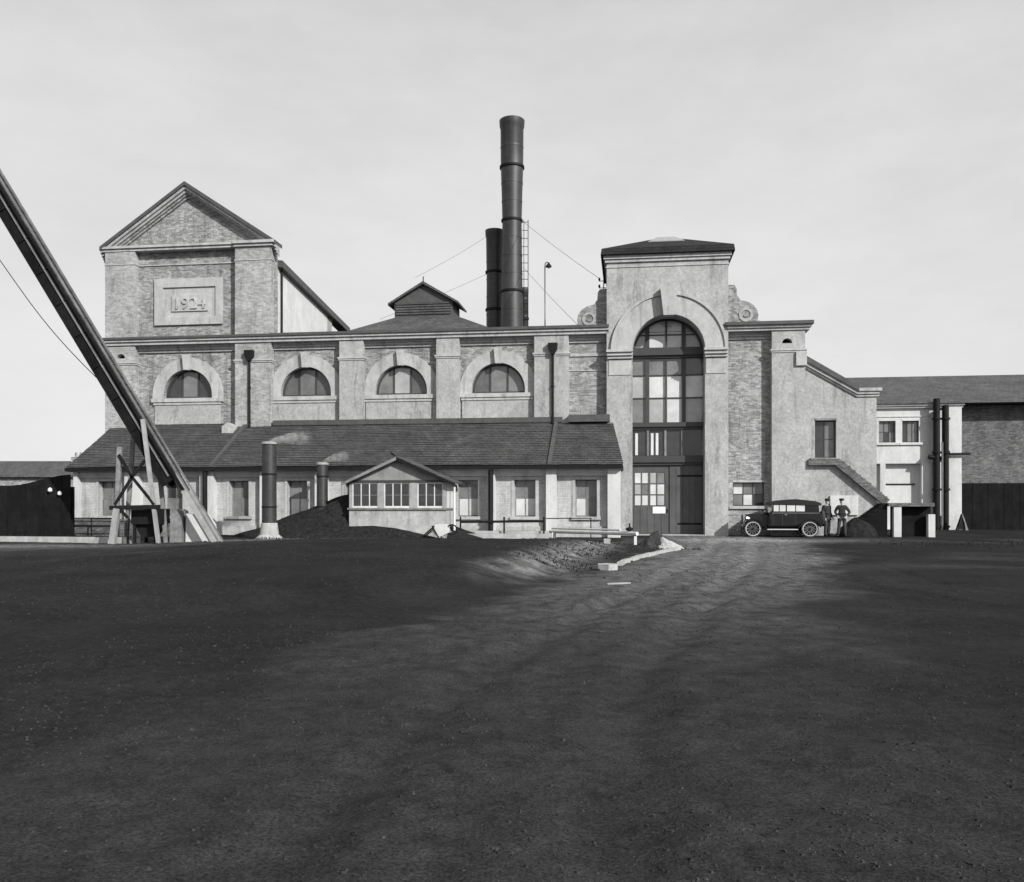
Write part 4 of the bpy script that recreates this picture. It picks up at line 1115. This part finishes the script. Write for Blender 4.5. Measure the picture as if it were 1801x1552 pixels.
for k in range(15):
    t = k / 14
    q = Vector((-14.85, 36.4, 4.6)).lerp(Vector((-22.5, 36.4, 13.6)), t)
    q.z -= 1.25 * 4 * t * (1 - t) * 0.5
    q.x += 0.06 * math.sin(9 * t)
    ps.append(q)
solo('slack_cable', 'thin slack cable hanging below the inclined hoist', 'cable', tube(B(), ps, 0.018, 5), M['iron'], (-14.85, 36.4, 4.6), 'W')
# timber trestle under it
Tr = Thing('timber_trestle', 'pale timber trestle with braces propping the inclined hoist', 'trestle', (-14.2, 34.5, 0), 'W')
Tr.part('leg', bar(B(), (-14.05, 33.75, 4.75), (-13.45, 33.75, 0), 0.12, 0.14), M['timber_pale'])
Tr.part('leg', bar(B(), (-14.0, 34.9, 4.2), (-13.6, 34.9, 0), 0.13, 0.15), M['timber'])
Tr.part('leg', bar(B(), (-14.95, 33.8, 3.7), (-15.05, 33.8, 1.3), 0.14, 0.16), M['timber'])
Tr.part('leg', bar(B(), (-15.0, 33.7, 1.35), (-15.2, 33.7, -0.05), 0.2, 0.22), M['timber_pale'])
Tr.part('leg', bar(B(), (-14.85, 34.9, 4.9), (-15.2, 34.9, -0.05), 0.13, 0.15), M['timber'])
Tr.part('cross_beam', bar(B(), (-15.3, 33.75, 1.38), (-13.4, 33.75, 1.42), 0.14, 0.16), M['iron'])
Tr.part('cross_beam', bar(B(), (-15.15, 33.7, 1.4), (-15.15, 35.0, 1.4), 0.14, 0.16), M['timber'])
for a, b in (((-14.45, 2.55), (-15.1, 1.5)), ((-14.45, 2.55), (-13.6, 1.5)), ((-14.45, 2.55), (-14.95, 3.4)), ((-14.45, 2.55), (-13.95, 3.2)), ((-14.95, 1.35), (-14.6, 1.0))):
    Tr.part('brace', bar(B(), (a[0], 33.72, a[1]), (b[0], 33.72, b[1]), 0.08, 0.1), M['iron'])
Hp = Thing('ash_hopper', 'dark iron hopper hanging under the trestle beam', 'hopper', (-14.1, 34.6, 0.4), 'W')
Hp.part('bin', boxes((-14.65, -13.65, 34.1, 35.4, 0.75, 1.34)), M['iron'])
Hp.part('chute', prism(B(), [(-14.6, 0.75), (-13.7, 0.75), (-14.0, 0.25), (-14.35, 0.25)], 'y', 34.3, 35.2), M['iron'])
Hp.part('leg', boxes((-14.6, -14.5, 34.15, 34.25, 0, 0.75)), M['iron'])
Hp.part('leg', boxes((-13.8, -13.7, 34.15, 34.25, 0, 0.75)), M['iron'])
Hp.part('leg', boxes((-14.6, -14.5, 35.25, 35.35, 0, 0.75)), M['iron'])
Hp.part('leg', boxes((-13.8, -13.7, 35.25, 35.35, 0, 0.75)), M['iron'])
solo('concrete_block', 'whitewashed concrete block at the foot of the hoist', 'block', prism(B(), [(-12.85, -0.05), (-11.9, -0.05), (-12.0, 0.7), (-12.3, 1.1), (-12.83, 1.15)], 'y', 34.9, 36.0), M['white'], (-12.4, 35.4, 0), 'W')
solo('timber_baulk', 'rough upright timber baulk between the trestle leg and white block', 'timber', prism(B(), [(-13.4, -0.05), (-12.92, -0.05), (-12.95, 1.25), (-13.1, 1.32), (-13.35, 1.2)], 'y', 34.7, 35.5), M['timber'], (-13, 35, 0), 'W')
# left edge of the yard
solo('low_kerb', 'low pale kerb along the ground left of the trestle', 'kerb', bar(B(), (-21, 36.2, 0.08), (-14.6, 35.0, 0.08), 0.22, 0.26), M['concrete'], (-18, 35.6, 0), 'W')
solo('low_wall', 'low dark brick wall before the left end of front range', 'wall', boxes((-21.2, -15.6, -4.75, -4.5, -0.1, 0.72), (-21.25, -15.55, -4.8, -4.45, 0.72, 0.8)), M['brick_dark'], (-18.4, -4.6, 0))
Lr = Thing('iron_railing', 'low thin iron railing before the left end of front range', 'railing', (-19, -5.2, 0))
for u in (-21.0, -19.6, -18.2):
    Lr.part('post', tube(B(), [(u, -5.2, 0), (u, -5.2, 0.85)], 0.03), M['iron'])
Lr.part('rail', tube(B(), [(-21.0, -5.2, 0.85), (-18.2, -5.2, 0.85)], 0.03), M['iron'])
Lr.part('rail', tube(B(), [(-21.0, -5.2, 0.45), (-18.2, -5.2, 0.45)], 0.025), M['iron'])
Fe = Thing('tarred_fence', 'tall black tarred board fence at the far left edge of yard', 'fence', (-22, 39.6, 0), 'W')
for k in range(24):
    a = -29.3 + 0.4 * k
    t1, t2 = 2.35 + 0.5 * sstep(-22.5, -19.6, a), 2.35 + 0.5 * sstep(-22.5, -19.6, a + 0.4)
    Fe.part('board', prism(B(), [(a, -0.1), (a + 0.39, -0.1), (a + 0.39, t2), (a, t1)], 'y', 39.56 + 0.02 * (k % 2), 39.6 + 0.02 * (k % 2)), M['tar'])
for z in (0.5, 1.9):
    Fe.part('rail', boxes((-29.3, -19.7, 39.625, 39.7, z, z + 0.12)), M['tar'])
for k in range(5):
    Fe.part('post', boxes((-29.2 + 2.35 * k, -29.05 + 2.35 * k, 39.7, 39.85, -0.1, 2.3)), M['tar'])
Fe.part('insulator', lathe(B(), [(0.02, 2.05), (0.09, 2.1), (0.09, 2.2), (0.03, 2.26)], (-20.55, 39.45), 10), M['notice'])
Fe.part('insulator', lathe(B(), [(0.02, 1.9), (0.09, 1.95), (0.09, 2.05), (0.03, 2.11)], (-20.12, 39.45), 10), M['notice'])
Ds = Thing('distant_house', 'distant house with slate roof and chimney beyond the tarred fence', 'house', (-47, 92, 0), 'W')
Ds.part('wall', boxes((-60, -44.8, 90, 97, 0, 4.4)), M['brick'])
rr = Ds.part('roof', prism(B(), [(89.5, 4.3), (93.5, 6.1), (97.5, 4.3)], 'x', -60.4, -44.5), M['slate'])
Ds.part('chimney', boxes((-46.2, -45.2, 92.9, 94, 5.2, 6.5)), M['brick'], rr)
for dx in (0.15, 0.65):
    Ds.part('chimney_pot', lathe(B(), [(0.14, 6.5), (0.12, 7.0)], (-46.05 + dx, 93.4), 10), M['brick'], rr)
for a in (-57, -53.5, -50, -47):
    w_ = Ds.part('window', boxes((a, a + 1.1, 89.93, 89.99, 2.0, 3.6)), M['whitewood'])
    Ds.part('pane', boxes((a + .1, a + 1.0, 89.9, 89.928, 2.1, 3.5)), M['gl_dark'], w_)

# ------------------------------------------------------------------ railings, pipe and clutter before the front range
Ra = Thing('pit_railing', 'iron pit railing with thick top rail between hut and gateway', 'railing', (0.5, -5.0, 0))
for u in (-1.7, 0.3, 2.1):
    Ra.part('post', tube(B(), [(u, -5.0, -0.1), (u, -5.0, 0.95)], 0.04), M['iron'])
Ra.part('rail', tube(B(), [(-1.72, -5.0, 0.72), (2.12, -5.0, 0.76)], 0.055), M['iron'])
Ra.part('rail', tube(B(), [(2.2, -5.0, 0.88), (4.2, -5.0, 0.9)], 0.022), M['iron'])
Ra.part('post', tube(B(), [(4.2, -5.0, 0.0), (4.2, -5.0, 0.92)], 0.025), M['iron'])
solo('pit_kerb', 'long pale concrete kerb under the pit railing', 'kerb', boxes((-1.9, 2.4, -5.35, -4.8, -0.1, 0.2), (-1.9, 2.4, -4.8, -3.9, -0.1, 0.3)), M['concrete'], (0.3, -5, 0))
Pi = Thing('pipe_run', 'white pipe run on short props beside the pit', 'pipe', (3.2, 35, 0), 'W')
Pi.part('pipe', tube(B(), [(1.6, 37.2, 0.38), (3.2, 35.0, 0.40), (4.66, 33.0, 0.42)], 0.075, 10), M['white'], smooth=True)
Pi.part('pipe', tube(B(), [(1.7, 37.6, 0.50), (4.2, 34.4, 0.52)], 0.04, 8), M['white'], smooth=True)
Pi.part('valve', lathe(B(), [(0.05, 0.5), (0.14, 0.55), (0.14, 0.62), (0.03, 0.66), (0.03, 0.8)], (4.42, 33.35), 10), M['iron'])
for x, y, w_ in ((1.75, 37.0, 0.09), (4.6, 33.08, 0.05)):
    Pi.part('prop', boxes((x - w_, x + w_, y - w_, y + w_, -0.3, 0.34)), M['whitewood'])
solo('prop_block', 'small pale block standing below the white pipe', 'block', boxes((3.35, 3.58, 32.3, 32.5, -0.05, 0.26)), M['concrete'], (3.46, 32.4, 0), 'W')
Kb = Thing('pale_kerb', 'pale curving kerb edging the bank beside the gateway road', 'kerb', (4.2, 25, 0), 'W')
kp = [(2.62, 21.6), (3.0, 23.0), (3.5, 24.6), (4.1, 26.2), (4.75, 27.6), (5.45, 28.9)]
for (ax, ay), (bx, by) in zip(kp, kp[1:]):
    for t0, t1 in ((0.0, 0.485), (0.5, 0.985)):
        p_, q_ = (ax + (bx - ax) * t0, ay + (by - ay) * t0), (ax + (bx - ax) * t1, ay + (by - ay) * t1)
        Kb.part('kerbstone', bar(B(), (p_[0], p_[1], ground_h(*p_) + 0.03), (q_[0], q_[1], ground_h(*q_) + 0.03 + random.uniform(-.015, .015)), 0.13, 0.12), M['concrete'])
solo('stone_block', 'rough pale stone at the near end of the curving kerb', 'stone', prism(B(), [(1.98, 20.35), (2.2, 20.2), (2.42, 20.4), (2.46, 20.62), (2.25, 20.85), (2.0, 20.7)], 'z', -0.05, 0.13), M['concrete'], (2.2, 20.5, 0), 'W')
for i, (x, y, l, a, lb) in enumerate(((9.6, 15.1, 0.26, 20, 'pale timber scrap lying on dark ground at lower right'), (13.2, 17.8, 0.3, -35, 'pale timber scrap lying near the right edge of the yard'), (2.0, 16.6, 0.22, 5, 'thin pale lath on the ground below the white stone'))):
    solo('timber_scrap', lb, 'timber', bar(B(), (x - l * math.cos(R(a)), y - l * math.sin(R(a)), ground_h(x, y) + 0.02), (x + l * math.cos(R(a)), y + l * math.sin(R(a)), ground_h(x, y) + 0.03), 0.06, 0.03), M['timber_pale'], (x, y, 0), 'W', 'timber scraps on the ground')
# wheelbarrow
Wb = Thing('wheelbarrow', 'upturned pale wheelbarrow leaning by the hut corner', 'wheelbarrow', (-2.2, -7.0, 0))
Wb.part('tray', prism(B(), [(-2.55, 0.42), (-2.35, 0.66), (-1.95, 0.66), (-1.75, 0.32), (-2.1, 0.14), (-2.4, 0.2)], 'y', -7.25, -6.75), M['whitewood'])
for y in (-7.3, -6.7):
    Wb.part('handle', bar(B(), (-3.05, y, 0.02), (-2.4, y, 0.58), 0.05, 0.06), M['iron'])
    Wb.part('leg', bar(B(), (-2.5, y, 0.6), (-2.2, y, 0.05), 0.05, 0.05), M['iron'])
bm = B()
for k in range(16):
    a0, a1 = 2 * math.pi * k / 16, 2 * math.pi * (k + 1) / 16
    bar(bm, (-1.7 + 0.22 * math.cos(a0), -7.0, 0.42 + 0.22 * math.sin(a0)), (-1.7 + 0.22 * math.cos(a1), -7.0, 0.42 + 0.22 * math.sin(a1)), 0.05, 0.04, (0, 1, 0))
wl = Wb.part('wheel', bm, M['iron'])
Wb.part('axle', tube(B(), [(-1.7, -7.25, 0.42), (-1.7, -6.75, 0.42)], 0.025), M['iron'], wl)

# ------------------------------------------------------------------ motor car
Ca = Thing('motor_car', 'dark closed motor car with pale wheel rims parked before the end bay', 'car', (12.95, -1.35, 0), 'F', rz=math.pi)
Ca.e.scale = (1.03, 1.0, 1.0)
Ca.o = Vector((0, 0, 0))          # built nose along +x
bd = prism(B(), [(-1.72, 0.5), (-1.82, 0.72), (-1.8, 1.0), (-1.66, 1.16), (0.42, 1.16), (0.55, 1.1), (0.6, 0.5)], 'y', -0.7, 0.7)
bmesh.ops.bevel(bd, geom=[e for e in bd.edges if abs(abs(e.verts[0].co.y) - 0.7) < 1e-4 and abs(abs(e.verts[1].co.y) - 0.7) < 1e-4 and e.verts[0].co.y * e.verts[1].co.y > 0], offset=0.07, segments=3, affect='EDGES')
body = Ca.part('body', bd, M['carpaint'], smooth=True)
bn = prism(B(), [(0.52, 0.52), (0.52, 1.12), (1.0, 1.09), (1.58, 1.04), (1.58, 0.52)], 'y', -0.36, 0.36)
bmesh.ops.bevel(bn, geom=[e for e in bn.edges if min(e.verts[0].co.z, e.verts[1].co.z) > 0.95 and abs(e.verts[0].co.y - e.verts[1].co.y) < 1e-4], offset=0.14, segments=3, affect='EDGES')
Ca.part('bonnet', bn, M['carpaint'], smooth=True)
Ca.part('radiator', boxes((1.58, 1.68, -0.33, 0.33, 0.5, 1.08)), M['nickel'])
Ca.part('radiator_core', boxes((1.675, 1.69, -0.27, 0.27, 0.56, 1.0)), M['iron'])
Ca.part('radiator_cap', lathe(B(), [(0.05, 1.07), (0.05, 1.13), (0.02, 1.15)], (1.62, 0), 10), M['nickel'])
cb = prism(B(), [(-1.64, 1.16), (-1.6, 1.52), (0.36, 1.55), (0.46, 1.16)], 'y', -0.64, 0.64)
cabin = Ca.part('cabin', cb, M['carpaint'])
rfb = prism(B(), [(-1.72, 1.46), (-1.7, 1.58), (-1.45, 1.67), (-0.6, 1.76), (0.1, 1.70), (0.5, 1.58), (0.62, 1.50), (0.4, 1.52)], 'y', -0.69, 0.69)
Ca.part('roof', rfb, M['hood'])
for sy in (-1, 1):
    for a, b in ((-1.0, -0.62), (-0.58, -0.22), (-0.16, 0.10), (0.14, 0.36)):
        Ca.part('window', boxes((a, b, sy * 0.645 - 0.006, sy * 0.645 + 0.006, 1.19, 1.48)), M['gl_pale'], cabin)  # pale colour stands in for sky reflected in the glass
    for xx in (1.28, -1.22):
        w = Ca.part('wheel', lathe(B(), [(0.05, -0.06), (0.07, 0.0), (0.05, 0.06)], (0, 0), 12), M['iron'])
        w.data.transform(Matrix.Rotation(R(90), 4, 'X'))
        w.location = (xx, sy * 0.66, 0.37)
        for nm, r0, r1, hw, mm in (('tyre', 0.325, 0.375, 0.055, 'rubber'), ('rim', 0.295, 0.325, 0.05, 'rim')):
            rg = Ca.part(nm, arcring(B(), 0, 0, r0, r1, -hw, hw, 36, 0, 2 * math.pi), M[mm], w, smooth=True)
        Ca.part('brake_drum', tube(B(), [(0, -0.02 * sy, 0), (0, -0.06 * sy, 0)], 0.29, 20), M['iron'], w)
        for k in range(12):
            a = math.pi * 2 * k / 12
            Ca.part('spoke', bar(B(), (0.04 * math.cos(a), 0, 0.04 * math.sin(a)), (0.285 * math.cos(a), 0, 0.285 * math.sin(a)), 0.024, 0.024, (0, 1, 0)), M['steel'], w)
    for xx, tail in ((1.28, 0.55), (-1.22, -0.5)):
        pts = []
        for k in range(11):
            a = R(10 + 150 * k / 10) if xx > 0 else R(20 + 150 * k / 10)
            pts.append((xx + 0.47 * math.cos(a), 0.37 + 0.47 * math.sin(a)))
        pts += [(0.62, 0.36)] if xx > 0 else []
        if xx < 0: pts = [(-0.66, 0.36)] + pts
        bm = B()
        for (ax, az), (bx, bz) in zip(pts, pts[1:]):
            bar(bm, (ax, sy * 0.66, az), (bx, sy * 0.66, bz), 0.26, 0.03, (0, 0.01, 1))
        Ca.part('mudguard', bm, M['carpaint'])
    Ca.part('running_board', boxes((-0.68, 0.66, sy * 0.66 - 0.15, sy * 0.66 + 0.15, 0.33, 0.37)), M['rim'])
    Ca.part('headlight', tube(B(), [(1.38, sy * 0.42, 0.86), (1.5, sy * 0.42, 0.86), (1.56, sy * 0.42, 0.86)], [0.05, 0.11, 0.12], 14), M['nickel'], smooth=True)
    Ca.part('belt_moulding', boxes((-1.62, 0.44, sy * 0.702 - 0.008, sy * 0.702 + 0.008, 1.10, 1.125)), M['steel'], body)
    for xd in (-0.60, -0.02, 0.40):
        Ca.part('door_edge', boxes((xd - 0.008, xd + 0.008, sy * 0.701 - 0.004, sy * 0.701 + 0.004, 0.56, 1.09)), M['rubber'], body)
    Ca.part('side_lamp', lathe(B(), [(0.03, 1.12), (0.05, 1.15), (0.05, 1.22), (0.02, 1.25)], (0.56, sy * 0.6), 8), M['nickel'])
    Ca.part('door_handle', boxes((-0.22, -0.1, sy * 0.70, sy * 0.74, 1.02, 1.05)), M['nickel'], body)
Ca.part('windscreen', prism(B(), [(0.41, 1.18), (0.47, 1.18), (0.41, 1.52), (0.36, 1.52)], 'y', -0.58, 0.58), M['gl_pale'], cabin)
Ca.part('chassis', boxes((-1.6, 1.62, -0.36, 0.36, 0.38, 0.52)), M['iron'])
for xx in (1.28, -1.22): Ca.part('axle', tube(B(), [(xx, -0.66, 0.37), (xx, 0.66, 0.37)], 0.04, 8), M['iron'])
sp = Ca.part('spare_wheel', arcring(B(), 0, 0, 0.29, 0.37, -0.06, 0.06, 30, 0, 2 * math.pi), M['rubber'], smooth=True)
sp.rotation_euler = (0, 0, R(90)); sp.location = (-1.9, 0, 0.85)


# ------------------------------------------------------------------ the two men
def skinmesh(name, verts, edges_, rad, root_i, sub=2):
    me = bpy.data.meshes.new(name)
    me.from_pydata(verts, edges_, [])
    ob = bpy.data.objects.new(name, me)
    COL.objects.link(ob)
    sk_ = ob.modifiers.new('skin', 'SKIN')
    for i, r in enumerate(rad):
        me.skin_vertices[0].data[i].radius = (r if isinstance(r, tuple) else (r, r))
    me.skin_vertices[0].data[root_i].use_root = True
    sk_.use_smooth_shade = True
    sb = ob.modifiers.new('sub', 'SUBSURF'); sb.levels = sub; sb.render_levels = sub
    dg = bpy.context.evaluated_depsgraph_get()
    dg.update()
    m2 = bpy.data.meshes.new_from_object(ob.evaluated_get(dg))
    bpy.data.objects.remove(ob)
    for p in m2.polygons: p.use_smooth = True
    return m2


def person(label, loc, rz, pose):
    P_ = Thing('person', label, 'person', loc, 'F', 'men beside the motor car', rz=rz)
    P_.o = Vector((0, 0, 0))
    J = pose
    V_, E_, Rr = [], [], []
    idx = {}
    def add(n, p, r, par=None):
        idx[n] = len(V_); V_.append(p); Rr.append(r)
        if par: E_.append((idx[par], idx[n]))
    add('pelvis', (0, 0, 0.93), (0.145, 0.10))
    add('waist', (0, 0, 1.08), (0.135, 0.095), 'pelvis')
    add('chest', (0, 0.01, 1.28), (0.16, 0.11), 'waist')
    add('shoulders', (0, 0.02, 1.41), (0.11, 0.08), 'chest')
    add('neck', (0, 0.0, 1.49), 0.052, 'shoulders')
    hx, hy = J['head']
    add('jaw', (hx * 0.5, -0.015 + hy, 1.56), (0.062, 0.07), 'neck')
    add('face', (hx, -0.01 + hy, 1.64), (0.074, 0.088), 'jaw')
    add('crown', (hx, 0.0 + hy, 1.715), (0.066, 0.08), 'face')
    add('nose', (hx, -0.105 + hy, 1.625), 0.014, 'face')
    for s, k in ((-1, 'r'), (1, 'l')):
        add('ear' + k, (hx + s * 0.08, 0.01 + hy, 1.63), 0.016, 'face')
        add('sh' + k, (s * 0.175, 0.02, 1.40), 0.062, 'shoulders')
        add('el' + k, J['el' + k], 0.044, 'sh' + k)
        add('wr' + k, J['wr' + k], 0.03, 'el' + k)
        w = Vector(J['wr' + k]); e = Vector(J['el' + k])
        d = (w - e).normalized()
        side = d.cross(Vector((0, 1, 0)))
        if side.length < 0.2: side = Vector((1, 0, 0))
        side.normalize()
        pm = w + d * 0.075
        add('palm' + k, tuple(pm), (0.036, 0.02), 'wr' + k)
        for f in range(4):
            o = side * (-0.03 + 0.02 * f)
            l = (0.07, 0.082, 0.076, 0.058)[f]
            add('kn%d%s' % (f, k), tuple(pm + o + d * 0.035), 0.0095, 'palm' + k)
            add('tip%d%s' % (f, k), tuple(pm + o * 1.15 + d * (0.035 + l * 0.75) + Vector((0, -0.02, 0.0))), 0.0075, 'kn%d%s' % (f, k))
        add('th' + k, tuple(w + d * 0.035 + side * 0.042 + Vector((0, -0.02, 0))), 0.011, 'palm' + k)
        add('tht' + k, tuple(w + d * 0.085 + side * 0.055 + Vector((0, -0.035, 0))), 0.009, 'th' + k)
        add('hip' + k, (s * 0.09, 0, 0.88), 0.088, 'pelvis')
        add('kne' + k, J['kn' + k], 0.058, 'hip' + k)
        add('ank' + k, J['an' + k], 0.04, 'kne' + k)
        a = Vector(J['an' + k])
        add('toe' + k, (a.x + s * 0.03, a.y - 0.15, 0.04), 0.032, 'ank' + k)
    P_.mesh('body', skinmesh('body', V_, E_, Rr, 0), M['skin'])

    def sub_mesh(names, links, radii, nm, m, sub=2):
        vv = [V_[idx[n]] if isinstance(n, str) else n for n in names]
        return P_.mesh(nm, skinmesh(nm, vv, links, radii, 0, sub), m)
    # jacket
    sub_mesh(['pelvis', 'waist', 'chest', 'shoulders', 'shr', 'elr', 'wrr', 'shl', 'ell', 'wrl', (0, 0, 0.82), (0, 0.005, 1.47)],
             [(0, 1), (1, 2), (2, 3), (3, 4), (4, 5), (5, 6), (3, 7), (7, 8), (8, 9), (0, 10), (3, 11)],
             [(0.19, 0.14), (0.17, 0.125), (0.19, 0.14), (0.15, 0.115), 0.095, 0.065, 0.052, 0.095, 0.065, 0.052, (0.20, 0.15), (0.075, 0.07)], 'jacket', M['cloth'])
    sub_mesh(['pelvis', 'hipr', 'kner', 'ankr', 'hipl', 'knel', 'ankl'], [(0, 1), (1, 2), (2, 3), (0, 4), (4, 5), (5, 6)],
             [(0.15, 0.12), 0.105, 0.08, 0.072, 0.105, 0.08, 0.072], 'trousers', M['cloth2'])
    for k in 'rl':
        a = Vector(J['an' + k]); s = -1 if k == 'r' else 1
        sub_mesh([(a.x, a.y + 0.05, 0.05), (a.x, a.y, 0.075), (a.x + s * 0.03, a.y - 0.17, 0.042)], [(0, 1), (1, 2)], [0.048, 0.055, 0.042], 'shoe', M['leather'])
    sub_mesh([(0, -0.012, 1.46), (0, -0.008, 1.505)], [(0, 1)], [0.05, 0.045], 'collar', M['shirt'])
    bm = B()
    lathe(bm, [(0.092, 1.69), (0.108, 1.72), (0.125, 1.75), (0.105, 1.785), (0.04, 1.80)], (hx, hy + 0.005), 18)
    cp = finish('cap', bm, M['cloth'], (0, 0, 0), True); cp.parent = P_.e
    bm = prism(B(), [(hx - 0.07, hy - 0.085), (hx + 0.07, hy - 0.085), (hx + 0.05, hy - 0.15), (hx - 0.05, hy - 0.15)], 'z', 1.695, 1.71)
    pk = finish('peak', bm, M['cloth'], (0, 0, 0)); pk.parent = cp
    bm = B()
    lathe(bm, [(0.06, 1.58), (0.072, 1.62), (0.076, 1.70)], (hx, hy + 0.034), 14)
    hr_ = finish('hair', bm, M['leather'], (0, 0, 0), True); hr_.parent = P_.e
    for s in (-1, 1):
        bm = B(); bmesh.ops.create_icosphere(bm, subdivisions=1, radius=0.011, matrix=Matrix.Translation((hx + s * 0.03, hy - 0.094, 1.65)))
        ey = finish('eye', bm, M['leather']); ey.parent = P_.e
    bm = boxes((hx - 0.024, hx + 0.024, hy - 0.088, hy - 0.08, 1.578, 1.586))
    mo = finish('mouth', bm, M['leather']); mo.parent = P_.e
    return P_


person('man in dark suit and cap standing with elbow out beside the car', (15.75, -1.5, 0), R(-8), dict(head=(-0.015, -0.01),
       elr=(-0.30, 0.06, 1.16), wrr=(-0.20, -0.13, 0.98), ell=(0.36, 0.08, 1.15), wrl=(0.20, -0.10, 0.97),
       knr=(-0.13, -0.04, 0.49), anr=(-0.17, 0.02, 0.08), knl=(0.12, -0.03, 0.49), anl=(0.15, 0.02, 0.08)))
person('man in dark suit standing close against the rear of the car', (15.13, -1.25, 0), R(35), dict(head=(0.01, -0.015),
       elr=(-0.25, 0.05, 1.13), wrr=(-0.24, -0.08, 0.9), ell=(0.25, 0.05, 1.13), wrl=(0.25, -0.1, 0.9),
       knr=(-0.1, -0.03, 0.49), anr=(-0.11, 0.02, 0.08), knl=(0.1, -0.03, 0.49), anl=(0.11, 0.03, 0.08)))

# ------------------------------------------------------------------ cinders and stones on the yard
random.seed(11)
vv, ff = [], []
def pebble(x, y, s):
    z = ground_h(x, y)
    b = len(vv)
    a = random.random() * 6.28
    for k in range(4):
        vv.append((x + s * math.cos(a + k * 1.57) * random.uniform(0.7, 1.2), y + s * math.sin(a + k * 1.57) * random.uniform(0.7, 1.2), z - 0.3 * s))
    for k in range(4):
        vv.append((x + 0.6 * s * math.cos(a + 0.3 + k * 1.57) * random.uniform(0.6, 1.2), y + 0.6 * s * math.sin(a + 0.3 + k * 1.57) * random.uniform(0.6, 1.2), z + s * random.uniform(0.3, 0.75)))
    for k in range(4): ff.append((b + k, b + (k + 1) % 4, b + 4 + (k + 1) % 4, b + 4 + k))
    ff.append((b + 4, b + 5, b + 6, b + 7))
for k in range(75000):
    y = 2.6 + 36 * random.random() ** 2.2
    x = random.uniform(-0.62, 0.62) * (y + 2)
    if noise.noise(Vector((x * 0.35, y * 0.35, 4))) + random.uniform(-0.5, 0.5) < -0.15: continue
    pebble(x, y, random.choice((0.003, 0.004, 0.004, 0.005, 0.006, 0.007, 0.008, 0.01, 0.016)) * (0.8 + y / 40))
for cx, cy, rx_, ry_, n_ in ((-7.6, 39.8, 4.2, 0.8, 260), (16.6, 41.9, 1.2, 0.5, 60), (5.0, 29.6, 1.3, 0.7, 160), (-12.5, 33.4, 2.5, 1.0, 160), (1.5, 25, 1.5, 8, 240)):
    for k in range(n_):
        pebble(random.gauss(cx, rx_ * 0.5), random.gauss(cy, ry_ * 0.5), random.choice((0.02, 0.03, 0.04, 0.06)))
pm_ = bpy.data.meshes.new('cinders')
pm_.from_pydata(vv, [], ff)
M['cinder'] = mat('cinder_lumps', 0.034, rough=0.9, var=0.75, scale=45, detail=2, speck=0.5, spec=0.1)
pm_.materials.append(M['cinder'])
po = bpy.data.objects.new('cinders', pm_)
COL.objects.link(po)
props(po, 'loose cinders and small stones scattered over the yard', 'cinders', None, 'stuff')

# rough weeds along the bank, the fence and the wall feet
random.seed(23)
vv, ff = [], []
def tuft(x, y, h):
    z = ground_h(x, y)
    for k in range(random.randint(5, 9)):
        a = random.random() * 6.28
        l = h * random.uniform(0.5, 1.1)
        lean = random.uniform(0.2, 0.7) * l
        dx, dy = math.cos(a), math.sin(a)
        b = len(vv)
        w_ = 0.008 + 0.01 * h
        vv.extend([(x - dy * w_, y + dx * w_, z - 0.02), (x + dy * w_, y - dx * w_, z - 0.02), (x + dx * lean * 0.4 + dy * w_ * 0.7, y + dy * lean * 0.4 - dx * w_ * 0.7, z + l * 0.6), (x + dx * lean * 0.4 - dy * w_ * 0.7, y + dy * lean * 0.4 + dx * w_ * 0.7, z + l * 0.6), (x + dx * lean, y + dy * lean, z + l)])
        ff.append((b, b + 1, b + 2, b + 3)); ff.append((b + 3, b + 2, b + 4))
for k in range(900):
    t = random.random() * 0.4
    i = int(t * (len(EDGE) - 1)); u = t * (len(EDGE) - 1) - i
    x = EDGE[i][0] + (EDGE[i + 1][0] - EDGE[i][0]) * u; y = EDGE[i][1] + (EDGE[i + 1][1] - EDGE[i][1]) * u
    x -= abs(random.gauss(0.7, 0.9))
    if noise.noise(Vector((x * 0.5, y * 0.5, 3))) < 0.02: continue
    tuft(x, y, random.uniform(0.03, 0.08))
for k in range(260): tuft(random.uniform(-26, -15.5), random.gauss(38.9, 0.35), random.uniform(0.06, 0.2))
for k in range(260): tuft(random.uniform(-12, -2), random.gauss(36.2, 0.5), random.uniform(0.04, 0.11))
for k in range(200): tuft(random.uniform(14, 22), random.gauss(33.5, 1.4), random.uniform(0.04, 0.12))
wm = bpy.data.meshes.new('weeds')
wm.from_pydata(vv, [], ff)
wm.materials.append(mat('dry_weeds', 0.028, rough=0.9, var=0.5, scale=3, spec=0.1))
wo = bpy.data.objects.new('weeds', wm)
COL.objects.link(wo)
props(wo, 'sparse dry weeds along the bank, the fence and the kerb', 'weeds', None, 'stuff')
